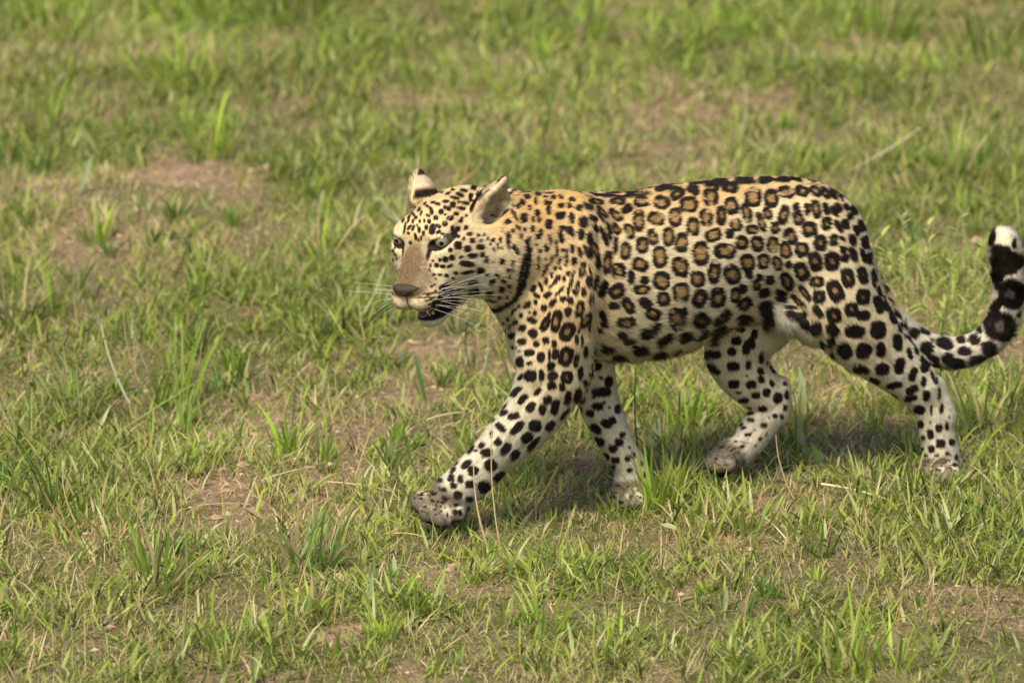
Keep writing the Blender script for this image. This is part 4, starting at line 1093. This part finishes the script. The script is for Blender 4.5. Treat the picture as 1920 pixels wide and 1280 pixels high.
for k_, v_ in (('Roughness', .35), ('Radial Roughness', .6), ('Coat', 0.0)):
    if k_ in b3.inputs: b3.inputs[k_].default_value = v_
nt.links.new(a1.outputs['Color'], b1.inputs['Color']); nt.links.new(a1.outputs['Color'], b2.inputs['Color']); nt.links.new(a1.outputs['Color'], b3.inputs['Color'])
nt.links.new(a2.outputs['Vector'], b1.inputs['Normal'])
m1 = nt.nodes.new('ShaderNodeMixShader'); m1.inputs[0].default_value = .25
nt.links.new(b1.outputs[0], m1.inputs[1]); nt.links.new(b3.outputs[0], m1.inputs[2])
out = nt.nodes.new('ShaderNodeOutputMaterial'); nt.links.new(m1.outputs[0], out.inputs['Surface'])
fur_data, nf = make_fur(FURN)
fur_data.materials.append(m_fur)
link('fur', fur_data, leopard, kind='stuff')
log('fur', nf)
# eyes
def uv_sphere(n=32, m=24):
    th = np.linspace(0, math.pi, m); ph = np.linspace(0, 2 * math.pi, n, endpoint=False)
    V = np.array([[math.cos(t), math.sin(t) * math.cos(p), math.sin(t) * math.sin(p)] for t in th for p in ph])
    Q = np.array([[i * n + j, (i + 1) * n + j, (i + 1) * n + (j + 1) % n, i * n + (j + 1) % n] for i in range(m - 1) for j in range(n)])
    return V, Q
m_eye = material('eye', rough=.04, attr='col', spec=.4)
SV, SQ = uv_sphere(48, 64)
for s_, gaze in ((1, (.90, .40, .10)), (-1, (.93, .02, .09))):
    gd = norm(np.array(gaze)); up_ = np.array([0, 0, 1.0]); sd = norm(np.cross(up_, gd)); up2 = np.cross(gd, sd)
    RM = np.stack([gd, sd, up2])
    loc = SV @ RM
    ang = np.degrees(np.arccos(np.clip(SV[:, 0], -1, 1)))
    bulge = 1 + .06 * smooth(42, 10, ang)
    c = np.array([.0478, s_ * .0378, .0115])
    V = hw(c) + HS * ((loc * bulge[:, None] * .0150) @ HM)
    ph = np.arctan2(SV[:, 2], SV[:, 1])
    iris = np.array([.17, .16, .10]) * (.62 + .12 * np.sin(ph * 23) + .5 * smooth(42, 14, ang))[:, None]
    colr = np.where(ang[:, None] < 12, np.array([.003, .003, .003]), np.where(ang[:, None] < 44, iris, np.where(ang[:, None] < 50, np.array([.03, .022, .014]), np.array([.05, .038, .028]))))
    me = mesh_from('eye', V, SQ, m_eye); color_attr(me, colr); link('eye', me, leopard)
# nose leather
def head_blob(fn, n=40, m=24):
    V, Q = uv_sphere(n, m); return fn(V), Q
def nose_shape(V):
    x, y, z = V[:, 0], V[:, 1], V[:, 2]
    wdt = .0250 * (1 - .60 * smooth(.3, -1, z)) 
    P = np.stack([.1205 + .0115 * x - .004 * np.abs(y) ** 2 * 1.0, wdt * y, -.0335 + .0105 * z], 1)
    P[:, 0] += .003 * smooth(0, 1, z)
    for s in (-1, 1):                               # nostrils
        d = np.sqrt(((P[:, 1] - s * .0125) / .0060) ** 2 + ((P[:, 2] + .0370 - s * (P[:, 1] - s * .0125) * .5) / .0034) ** 2)
        P[:, 0] -= .007 * smooth(1.3, .5, d)
    d = np.abs(P[:, 1]); P[:, 0] -= .0012 * smooth(.002, 0, d) * smooth(-.032, -.040, P[:, 2])
    return P
m_nose = material('nose_leather', rough=.7, attr='col', spec=.2)
V, Q = uv_sphere(96, 64); P_ = nose_shape(V)
nc = np.tile(np.array([.046, .033, .024]), (len(V), 1)) * (.7 + .6 * noise(P_, 700, 63))[:, None]
for s in (-1, 1):
    d = np.sqrt(((P_[:, 1] - s * .0125) / .0064) ** 2 + ((P_[:, 2] + .0370 - s * (P_[:, 1] - s * .0125) * .5) / .0038) ** 2)
    nc *= (1 - .93 * smooth(1.25, .8, d))[:, None]
me = mesh_from('nose', HO + HS * (P_ @ HM), Q, m_nose); color_attr(me, nc); link('nose', me, leopard)
# tongue, teeth
m_tongue = material('tongue', rough=.4, color=(.22, .085, .07), spec=.4)
V, Q = uv_sphere(24, 16)
me = mesh_from('tongue', HO + HS * ((np.array([.078, 0, -.0905]) + V * np.array([.030, .014, .0045])) @ HM), Q, m_tongue); link('tongue', me, leopard)
m_tooth = material('tooth', rough=.3, color=(.62, .54, .38), spec=.5)
def tooth(p, q, r):
    p, q = np.array(p), np.array(q); ax = norm(q - p); u_ = norm(np.cross(ax, [0.3, 1, .2])); v_ = np.cross(ax, u_)
    rings = [(0, 1), (.3, .92), (.6, .68), (.85, .35), (1, .05)]
    V = []; n = 10
    for t, s in rings:
        for k in range(n):
            a = 2 * math.pi * k / n; V.append(p + (q - p) * t + (u_ * math.cos(a) + v_ * math.sin(a)) * r * s)
    Q = [[i * n + k, i * n + (k + 1) % n, (i + 1) * n + (k + 1) % n, (i + 1) * n + k] for i in range(len(rings) - 1) for k in range(n)]
    return HO + HS * (np.array(V) @ HM), np.array(Q)
for p, q, r in (((.106, .0150, -.072), (.107, .0155, -.084), .0030), ((.106, -.0150, -.072), (.107, -.0155, -.084), .0030),
                ((.092, .0120, -.096), (.093, .0122, -.088), .0024), ((.090, -.0110, -.096), (.091, -.0112, -.088), .0024)):
    V, Q = tooth(p, q, r); link('canine_tooth', mesh_from('canine_tooth', V, Q, m_tooth), leopard)
for k in range(-2, 3):
    V, Q = tooth((.096, k * .0042, -.094), (.097, k * .0042, -.0890), .0019); link('front_tooth', mesh_from('front_tooth', V, Q, m_tooth), leopard)
# whiskers: one mesh per whisker pad, tapered threads
m_wh = material('whisker', rough=.4, color=(.85, .82, .74), spec=.5)
def tube(path, r0, r1, n=5):
    path = np.array(path); V = []; T = norm(np.gradient(path, axis=0))
    ref = np.array([.13, .2, 1.0])
    for i, (p, t) in enumerate(zip(path, T)):
        u_ = norm(np.cross(t, ref)); v_ = np.cross(t, u_); r = r0 + (r1 - r0) * i / (len(path) - 1)
        for k in range(n):
            a = 2 * math.pi * k / n; V.append(p + (u_ * math.cos(a) + v_ * math.sin(a)) * r)
    Q = [[i * n + k, i * n + (k + 1) % n, (i + 1) * n + (k + 1) % n, (i + 1) * n + k] for i in range(len(path) - 1) for k in range(n)]
    return np.array(V), np.array(Q)
def join(parts):
    V = []; Q = []; o = 0
    for v, q in parts: V.append(v); Q.append(q + o); o += len(v)
    return np.concatenate(V), np.concatenate(Q)
gw_ = np.random.default_rng(11)
def whisker_path(root, dirv, L, sag):
    root = np.array(root, float); d = norm(np.array(dirv, float))
    return [HO + HS * ((root + d * L * t) @ HM) + np.array([0, 0, -1]) * sag * t * t for t in np.linspace(0, 1, 12)]
for s_ in (1, -1):
    # near side whiskers sweep back along the cheek, the far side ones stand forward and out
    n_w = 14 if s_ == 1 else 11
    for k in range(n_w):
        row = k % 4; fx = k // 4
        root = (.112 - .010 * fx, s_ * (.0300 + .0022 * fx), -.050 - .0065 * row)
        L = gw_.uniform(.05, .115) if s_ == 1 else gw_.uniform(.04, .085)
        d = (-.55 - .12 * fx + gw_.normal(0, .10), s_ * (.75 + gw_.normal(0, .10)), .12 - .24 * row + gw_.normal(0, .07)) if s_ == 1 else \
            (.15 + gw_.normal(0, .2), s_ * 1.0, .25 - .26 * row + gw_.normal(0, .12))
        V, Q = tube(whisker_path(root, d, L, gw_.uniform(.004, .022)), .00021, .00006)
        link('whisker', mesh_from('whisker', V, Q, m_wh), leopard)
for s_ in (1, -1):
    for k in range(4):                                   # brow hairs
        V, Q = tube(whisker_path((.050 - .004 * k, s_ * (.030 + .003 * k), .031), (.2 - .2 * k, s_ * (.5 + .15 * k), .8), .055, .0), .00021, .00006)
        link('whisker', mesh_from('whisker', V, Q, m_wh), leopard)
log('leopard done')
# ================================================================ PLANTS ONE CAN POINT AT
PG = 'tufts of grass that stand out'
def single_tuft(px, py, n, h, w, spread, lean, colr, label, seed, dryf=.15, group=PG, segs=5, name='grass_tuft', curl=(.1, 1.0)):
    g = np.random.default_rng(seed); c = ground_at(px, py)
    n = int(n * 1.35); (V, q, t, m), C = tuft_arrays(c, n, h * 1.12, w * 1.05, spread, lean, g, colr, dryf, segs, curl)
    root = link(name, None, label=label, cat='grass tuft', group=group, loc=(c[0], c[1], float(gz(c[0], c[1]))))
    V = V - np.array(root.location)
    for i in range(n):
        q1 = q.reshape(-1, n, 4)[:, i] - i * m; t1 = t[i:i + 1] - i * m
        me = mesh_from('blade', V[i * m:(i + 1) * m], [q1, t1], m_grass)
        color_attr(me, np.repeat(C[i:i + 1], m, 0)); link('blade', me, root)
    return root
BRI = (.30, .43, .045); MID = (.21, .30, .04); DRK = (.12, .18, .03); YEL = (.32, .34, .09); GRY = (.25, .33, .11)
for a in (
    (1228, 955, 26, .150, .0062, .028, .35, BRI, 'tall green tuft hiding the paw of the far foreleg', 1),
    (1262, 950, 12, .115, .0055, .020, .30, YEL, 'yellow and green tuft just right of the far foreleg paw', 2),
    (105, 985, 20, .170, .0065, .035, .45, DRK, 'dark leaning tuft with a bent brown stalk at the left edge of the photo', 3),
    (170, 1010, 24, .120, .0050, .040, .5, MID, 'dense dark tuft above the lower left corner with straw stalks', 4),
    (300, 1125, 30, .150, .0062, .045, .5, MID, 'big loose tuft with upright straws left of the photo bottom', 5),
    (575, 1075, 22, .145, .0065, .040, .55, GRY, 'arching grey-green tuft left of the raised front paw', 6),
    (585, 1165, 14, .085, .0080, .025, .5, BRI, 'bright broad bladed tuft above the lower bare patch', 7),
    (725, 1215, 16, .070, .0050, .022, .5, BRI, 'small fresh tuft right of the lower bare patch of earth', 8),
    (1020, 1190, 24, .120, .0055, .040, .6, BRI, 'bright spreading tuft below the leopard in the bottom middle', 9),
    (985, 1080, 14, .080, .0075, .030, .7, MID, 'short broad tuft in front of the reaching foreleg', 10),
    (1130, 1245, 16, .110, .0055, .030, .5, BRI, 'fresh green tuft at the bottom edge just right of the middle', 11),
    (1590, 1270, 18, .150, .0060, .040, .35, MID, 'upright tuft growing at the bottom edge on the right', 12),
    (1680, 1275, 14, .120, .0050, .030, .35, BRI, 'thin bright tuft at the bottom edge near the right corner', 13),
    (1400, 1010, 12, .085, .0050, .020, .4, MID, 'low tuft under the gap between the hind legs', 14),
    (1540, 1045, 14, .070, .0055, .020, .5, DRK, 'small dark tuft in front of the long white straw', 15),
    (1425, 810, 16, .100, .0060, .022, .5, BRI, 'light green tuft behind the hock of the lifted hind paw', 16),
    (1505, 800, 14, .110, .0060, .022, .4, YEL, 'tuft around the standing pale leaf between the hind legs', 17),
    (1640, 800, 12, .075, .0052, .020, .5, MID, 'short tuft left of the standing hind leg', 18),
    (1840, 800, 26, .130, .0060, .045, .5, MID, 'thick green tuft right of the standing hind leg', 19),
    (1900, 770, 20, .120, .0055, .040, .45, DRK, 'dark tuft at the right edge below the tail', 20),
    (1770, 745, 18, .090, .0050, .030, .5, MID, 'tuft directly behind the heel of the standing hind leg', 21),
    (1285, 800, 18, .105, .0060, .030, .45, BRI, 'tuft with broad fresh blades seen under the belly', 22),
    (1200, 760, 14, .090, .0060, .025, .5, MID, 'tuft just behind the far foreleg', 23),
    (545, 845, 18, .115, .0060, .028, .45, BRI, 'fresh tuft with upright blades left of the leopard at knee height', 24),
    (610, 860, 16, .090, .0050, .025, .5, MID, 'shorter tuft beside a taller fresh one left of the leopard', 25),
    (330, 730, 26, .170, .0055, .045, .3, MID, 'tall upright tuft with dry stems in the left middle', 26),
    (440, 700, 14, .100, .0050, .030, .5, DRK, 'low dark tuft on the left between turf and bare earth', 27),
    (350, 870, 16, .060, .0065, .040, .9, BRI, 'flat bright rosette of grass left of the bare earth', 28),
    (400, 300, 30, .170, .0060, .050, .5, BRI, 'blurred tuft growing over the dark hollow at the upper left', 29),
    (180, 450, 20, .100, .0080, .030, .5, BRI, 'bright blurred tuft in front of the pale upright leaf', 30),
    (80, 250, 26, .160, .0070, .050, .5, MID, 'blurred green tuft near the upper left edge', 31),
    (600, 480, 18, .130, .0065, .035, .45, BRI, 'bright tuft left of the leopard face', 32),
    (1790, 340, 26, .170, .0065, .050, .4, MID, 'blurred tall tuft above the raised tail', 33),
    (1860, 90, 40, .190, .0070, .100, .5, DRK, 'dark tall tuft in the upper right corner', 34),
    (1650, 60, 34, .170, .0075, .070, .4, MID, 'blurred green clump at the top right', 35),
    (1100, 45, 34, .160, .0075, .080, .5, MID, 'blurred green clump at the top edge right of the middle', 36),
    (560, 30, 40, .160, .0070, .110, .6, DRK, 'dark green clump at the top edge left of the middle', 37),
    (100, 60, 38, .170, .0075, .090, .5, MID, 'soft green clump in the upper left corner', 38),
    (330, 150, 34, .150, .0070, .080, .5, BRI, 'blurred bright clump in the upper left quarter', 39),
    (20, 600, 22, .150, .0060, .040, .5, (.12, .12, .04), 'brownish tuft at the left edge above the leafy weed', 40),
    (1270, 940, 9, .095, .0045, .015, .3, YEL, 'thin yellowing tuft at the right of the tall tuft by the far paw', 41),
    (860, 985, 10, .060, .0045, .030, .5, MID, 'short tuft right under the reaching front paw', 42),
    (1160, 962, 44, .055, .0050, .050, .6, MID, 'short grass hiding the toes of the far front paw', 44),
    (800, 1000, 26, .045, .0045, .045, .6, BRI, 'short grass right under the toes of the leading front paw', 45),
    (1760, 925, 46, .055, .0045, .045, .5, MID, 'short grass standing in front of the hind paw', 43),
): single_tuft(*a)

# stalks and stems, each from its root to its tip in the photo
def stalk(x0, y0, x1, y1, w, colr, label, name='grass_stalk', cat='grass stalk', off=0.0, bend=0.03, head=0, group='single stalks'):
    """a round stem from the ground to its tip; off = how much nearer to the camera the tip stands"""
    a = ground_at(x0, y0); a[2] = float(gz(a[0], a[1])); b = at(x1, y1, a[1] - off)
    mid = (a + b) / 2 + np.array([bend * (1 if x1 > x0 else -1) * .5, 0, 0])
    path = [a * (1 - t) ** 2 + 2 * mid * t * (1 - t) + b * t * t for t in np.linspace(0, 1, 10)]
    V, Q = tube(path, w, w * .45, 6)
    parts = [(V, Q)]
    if head:                                                   # a narrow seed head made of small grains
        g = np.random.default_rng(int(x0 + y0))
        SVs, SQs = uv_sphere(6, 5)
        for t in np.linspace(1 - head, 1.0, int(26 * head / .3)):
            p = a * (1 - t) ** 2 + 2 * mid * t * (1 - t) + b * t * t
            s = SVs * np.array([.0042, .0014, .0014]); ax = norm(np.array([g.normal(0, .35), g.normal(0, .35), 1.0])); u_ = norm(np.cross(ax, [0, 1, .1])); v_ = np.cross(ax, u_)
            parts.append((p + s @ np.stack([ax, u_, v_]) + g.normal(0, .0012, 3), SQs))
    V, Q = join(parts)
    me = mesh_from(name, V - a, Q, m_straw); color_attr(me, np.tile(colr, (len(V), 1)))
    return link(name, me, label=label, cat=cat, group=group, loc=a.tolist())
STR = np.array([.50, .38, .20]); BRN = np.array([.26, .16, .08]); GRN = np.array([.10, .16, .05]); PAL = np.array([.60, .55, .36])
for a in (
    (918, 1030, 888, 870, .0026, STR, 'thick straw stalk crossing the near foreleg above its paw'),
    (938, 1020, 923, 790, .0017, STR * 1.05, 'thin straw stalk right of the thick one before the near foreleg'),
    (835, 1035, 803, 918, .0018, np.array([.25, .26, .10]), 'greenish dry stalk standing in front of the raised paw'),
    (790, 900, 757, 790, .0019, GRN * .8, 'dark green stem leaning left beside the front paw'),
    (1183, 745, 1166, 530, .0014, np.array([.42, .24, .11]), 'fine reddish stalk in front of the chest behind the elbow'),
    (1206, 905, 1192, 690, .0022, GRN, 'green stem rising behind the far foreleg'),
    (1488, 935, 1455, 815, .0020, STR * .9, 'dry broken stalk under the hock of the lifted leg'),
    (1773, 835, 1768, 600, .0026, GRN * .8, 'dark green seed stem crossing the tail near its root'),
    (262, 500, 220, 268, .0022, np.array([.30, .30, .14]), 'tall blurred seed stalk with a dark head at the upper left'),
    (148, 620, 143, 440, .0016, np.array([.34, .26, .18]), 'thin dry seed stalk left of the bright blurred tuft'),
    (243, 733, 190, 608, .0028, PAL, 'stiff pale straw leaning over the weed on the left'),
    (292, 705, 246, 590, .0020, np.array([.28, .32, .18]), 'grey green seed stalk right of the pale straw'),
    (258, 690, 232, 580, .0022, STR * .8, 'brown dry stalk between two lighter ones on the left'),
    (383, 720, 380, 640, .0018, STR * .8, 'short upright dry stalk in the left middle'),
    (545, 800, 552, 560, .0016, GRN, 'slender green stem left of the leopard muzzle'),
    (690, 640, 674, 530, .0018, STR, 'dry stem bent towards the whiskers'),
    (660, 820, 628, 700, .0024, STR * .8, 'broken brown stalk left of the near foreleg'),
    (895, 720, 915, 620, .0026, np.array([.30, .36, .18]), 'pale green stem below the throat'),
    (885, 690, 876, 600, .0018, GRN * .6, 'dark seed stem below the chin'),
    (340, 1250, 345, 960, .0030, np.array([.20, .25, .08]), 'tall blurred green stem near the lower left'),
    (268, 1120, 262, 940, .0020, STR * .7, 'dry brown stalk leaning beside the tall blurred stem'),
    (318, 1060, 318, 935, .0018, STR * .8, 'thin orange dry stalk in the big loose tuft'),
    (152, 1030, 117, 890, .0024, STR * .9, 'straw stalk in front of the dark leaning tuft'),
    (162, 1060, 85, 925, .0030, BRN * 1.2, 'bent brown stalk in the leaning tuft at the left edge'),
    (1392, 235, 1393, 130, .0022, PAL * .8, 'blurred straw stalk standing behind the hindquarters'),
    (1590, 330, 1725, 240, .0030, PAL * .8, 'blurred yellow stalk slanting up behind the rump'),
    (1000, 330, 950, 235, .0018, np.array([.36, .32, .18]), 'faint seed stalk behind the neck'),
    (860, 350, 905, 300, .0018, STR, 'short curved straw behind the top of the head'),
    (600, 470, 590, 420, .0015, STR, 'small dry stalk left of the face'),
    (1125, 1280, 1118, 1150, .0022, YEL, 'yellow stem at the bottom edge in the middle'),
    (1660, 1090, 1655, 970, .0020, STR * .9, 'dry stalk below the hind paw on the right'),
    (1840, 1215, 1850, 1080, .0022, STR * .7, 'brown stalk near the lower right corner'),
    (1700, 300, 1690, 190, .0022, STR * .8, 'blurred brown stalk above the tail tip left'),
    (1760, 1280, 1800, 1190, .0026, MID, 'green stem at the bottom edge on the right'),
): stalk(*a[:7], head=.35 if 'seed' in a[6] else 0)
# straws lying on the turf
def straw(x0, y0, x1, y1, w, colr, label, z=.018):
    a = ground_at(x0, y0); b = ground_at(x1, y1)
    a[2] = float(gz(a[0], a[1])) + z; b[2] = float(gz(b[0], b[1])) + z
    m_ = (a + b) / 2 + np.array([0, .004, .006])
    path = [a * (1 - t) ** 2 + 2 * m_ * t * (1 - t) + b * t * t for t in np.linspace(0, 1, 8)]
    V, Q = tube(path, w * .8, w * .5, 6)
    me = mesh_from('fallen_straw', V - a, Q, m_straw); color_attr(me, np.tile(colr, (len(V), 1)))
    link('fallen_straw', me, label=label, cat='straw', group='straws lying on the turf', loc=a.tolist())
for a in (
    (1540, 925, 1660, 952, .0032, PAL * 1.1, 'long white straw lying in front of the standing hind leg'),
    (490, 925, 590, 892, .0020, PAL, 'long pale straw lying left of the reaching paw'),
    (615, 918, 740, 935, .0020, STR * 1.1, 'straw lying just left of the front paw'),
    (1225, 893, 1330, 932, .0020, PAL, 'straw lying between the far foreleg and the lifted hind paw'),
    (1105, 935, 1220, 890, .0016, BRN * 1.6, 'thin brown twig lying across the far front paw'),
    (800, 800, 870, 787, .0020, PAL, 'short pale straw behind the near foreleg'),
    (1475, 1035, 1430, 985, .0024, PAL * .9, 'kinked pale straw lying below the long white one'),
    (135, 833, 170, 815, .0018, STR, 'short straw under the weed on the left'),
    (740, 1015, 800, 1020, .0018, STR, 'straw lying right under the raised paw'),
    (1680, 965, 1800, 935, .0018, STR * .9, 'thin straw lying right of the hind paw'),
    (370, 978, 470, 968, .0016, STR, 'thin straw lying on the bare earth at the left'),
): straw(*a)

# leaves
def leaf_mesh(L, w, curve=.35, fold=.45, n=7):
    """a pointed leaf along +x with a folded midrib"""
    t = np.linspace(0, 1, n); wd = w * np.sin(np.pi * np.clip(t * .96 + .04, 0, 1)) ** .8; wd[-1] = w * .03
    x = L * t; z = -curve * L * t * t
    V = []
    for i in range(n): V += [(x[i], -wd[i] / 2, z[i] + fold * wd[i] / 2), (x[i], 0, z[i]), (x[i], wd[i] / 2, z[i] + fold * wd[i] / 2)]
    Q = []
    for i in range(n - 1):
        k = 3 * i; Q += [(k, k + 3, k + 4, k + 1), (k + 1, k + 4, k + 5, k + 2)]
    return np.array(V), np.array(Q)
def orient(V, p, d, up_=(0, 0, 1)):
    x = norm(np.array(d, float)); y = np.cross(np.array(up_, float), x); y = norm(y) if np.linalg.norm(y) > 1e-3 else np.array([0, 1.0, 0]); z = np.cross(x, y)
    return np.array(p) + V @ np.stack([x, y, z])
def leaf_thing(x0, y0, x1, y1, w, colr, label, roll=.5, lift=0.0, cat='leaf', off=.0):
    a = ground_at(x0, y0); a[2] = float(gz(a[0], a[1])) + lift; b = at(x1, y1, a[1] - off)
    L = np.linalg.norm(b - a); V, Q = leaf_mesh(L, w * .8, .18)
    up_ = np.array([0, -math.cos(roll), math.sin(roll)])
    V = orient(V, (0, 0, 0), b - a, up_)
    me = mesh_from('broad_leaf', V, Q, m_grass); color_attr(me, np.tile(colr, (len(V), 1)))
    link('broad_leaf', me, label=label, cat=cat, group='single broad leaves', loc=a.tolist())
PLF = np.array([.36, .42, .22]); GLF = np.array([.13, .20, .05])
for a in (
    (1510, 775, 1500, 690, .018, PLF, 'pale upright leaf standing between the hind legs'),
    (1512, 862, 1497, 780, .014, PLF * .9, 'pale narrow leaf below the upright pale one'),
    (1218, 835, 1236, 782, .026, PLF * 1.1, 'rounded whitish leaf right of the far foreleg'),
    (1545, 880, 1522, 828, .016, GLF * .8, 'dark green leaf beside the slanting dark blade'),
    (1548, 880, 1598, 820, .008, np.array([.07, .08, .035]), 'dark slanting blade right of the dark green leaf'),
    (148, 382, 172, 290, .015, PLF * .85, 'long pale leaf standing blurred at the upper left'),
    (195, 340, 200, 300, .020, np.array([.46, .38, .22]), 'broad tan leaf standing right of the long pale one'),
    (742, 1095, 738, 1040, .012, PLF * 1.15, 'whitish strip of a leaf left of the bottom middle'),
    (690, 1140, 698, 1075, .012, PLF * .8, 'grey green leaf standing left of the whitish strip'),
    (1360, 1150, 1362, 1100, .012, PLF * .8, 'grey green upright leaf under the belly in the foreground'),
    (315, 1095, 262, 1040, .020, np.array([.20, .26, .12]), 'broad grey green leaf leaning in the big loose tuft'),
    (320, 1200, 415, 1212, .018, PLF * .8, 'long pale leaf lying near the lower left', .9, .02),
    (980, 1085, 1005, 1045, .017, BRI, 'bright broad blade in front of the reaching foreleg'),
    (575, 1175, 578, 1115, .014, GLF * 1.3, 'broad green blade above the lower bare patch'),
    (590, 1185, 650, 1180, .016, GLF * .7, 'dark green leaf lying at the edge of the lower bare patch', .9, .015),
    (1240, 1000, 1275, 990, .014, PLF * 1.3, 'curled whitish leaf lying before the tall tuft', .9, .02),
    (1780, 985, 1812, 983, .014, PLF, 'small pale leaf lying below the hind paw', .9, .02),
    (1120, 930, 1165, 945, .011, GLF * 1.1, 'green blade bent over the far front paw', .8, .03),
    (950, 805, 955, 765, .014, np.array([.09, .15, .05]), 'dark broad leaf in the shade behind the near foreleg'),
    (800, 750, 778, 665, .012, np.array([.09, .16, .05]), 'dark pointed leaf below the chin'),
    (400, 410, 375, 370, .012, np.array([.24, .30, .12]), 'pointed light blade in the upper left quarter'),
): leaf_thing(*a)

# weeds with many small leaves along arching stems
def weed(px, py, stems, label, seed, leafL=.027, leafW=.0080, cols=((.44, .50, .15), (.28, .36, .10))):
    g = np.random.default_rng(seed); c = ground_at(px, py); c[2] = float(gz(c[0], c[1]))
    root = link('leafy_weed', None, label=label, cat='weed', group='leafy weeds', loc=c.tolist())
    protos = []
    for k, cc in enumerate(cols):
        for s in (.8, 1.0, 1.25):
            V, Q = leaf_mesh(leafL * s, leafW * s, .3, .3, 5)
            me = mesh_from('leaf', V, Q, m_grass); color_attr(me, np.tile(cc, (len(V), 1))); protos.append(me)
    count = 0
    for (bx, by, tx, ty, dep, arch) in stems:
        a = ground_at(bx, by) - c; a[2] = 0; b = at(tx, ty, c[1] + dep) - c
        mid = (a + b) / 2 + np.array([0, 0, arch])
        path = np.array([a * (1 - t) ** 2 + 2 * mid * t * (1 - t) + b * t * t for t in np.linspace(0, 1, 12)])
        V, Q = tube(path, .0022, .0008, 5)
        me = mesh_from('stem', V, Q, m_straw); color_attr(me, np.tile(np.array([.27, .29, .10]), (len(V), 1))); link('stem', me, root)
        L = np.linalg.norm(np.diff(path, axis=0), axis=1).sum(); nl = int(L / .0135)
        for j in range(nl):
            if count >= 290: break
            t = .18 + .82 * (j + .5) / nl
            p = a * (1 - t) ** 2 + 2 * mid * t * (1 - t) + b * t * t; tg = norm(2 * (1 - t) * (mid - a) + 2 * t * (b - mid))
            ang = g.uniform(0, 6.28); o = norm(np.array([math.cos(ang), math.sin(ang), g.uniform(-.1, .5)]) + tg * .7)
            ob = link('leaf', protos[g.integers(len(protos))], root)
            ob.location = p.tolist(); ob.rotation_euler = Vector(o).to_track_quat('X', 'Z').to_euler(); count += 1
    return root
weed(1760, 700, [(1700, 700, 1650, 430, .05, .02), (1710, 700, 1690, 400, .10, .03), (1740, 700, 1740, 420, .02, .05), (1760, 700, 1800, 400, .08, .06), (1780, 700, 1850, 440, .04, .06),
                 (1730, 700, 1640, 520, -.02, .05), (1790, 700, 1880, 470, .10, .05), (1700, 700, 1640, 600, .0, .04), (1800, 700, 1850, 560, -.02, .06), (1750, 700, 1790, 500, .03, .05),
                 (1720, 700, 1665, 470, .12, .04), (1770, 700, 1835, 500, .12, .06)],
     'sprawling yellow green weed with small narrow leaves between the rump and the tail', 61)
weed(150, 770, [(150, 770, 165, 590, .02, .02), (140, 770, 110, 610, .06, .03), (160, 770, 190, 640, -.02, .04), (130, 770, 60, 640, .03, .05), (170, 765, 230, 700, .0, .04), (150, 770, 140, 650, .0, .05),
                (120, 770, 20, 660, .05, .06), (180, 770, 260, 730, -.03, .03), (140, 770, 90, 690, -.03, .04)],
     'low dark green weed with small paired leaves in the left middle', 62, .019, .0065, ((.11, .18, .055), (.20, .27, .09)))
weed(215, 795, [(210, 792, 380, 708, .02, .0), (300, 740, 330, 675, .0, .02), (290, 735, 310, 700, .03, .02)],
     'slanting green sprig with tiny leaves reaching right from the weed', 63, .013, .0045, ((.14, .19, .05), (.30, .31, .05)))
weed(40, 830, [(40, 835, 0, 740, .0, .03), (60, 835, 60, 700, .05, .06), (30, 830, -30, 700, .03, .06), (50, 840, 90, 760, -.02, .04)],
     'arching weed at the left edge below the brownish tuft', 64, .018, .006, ((.11, .16, .05), (.18, .22, .08)))
log('plants')
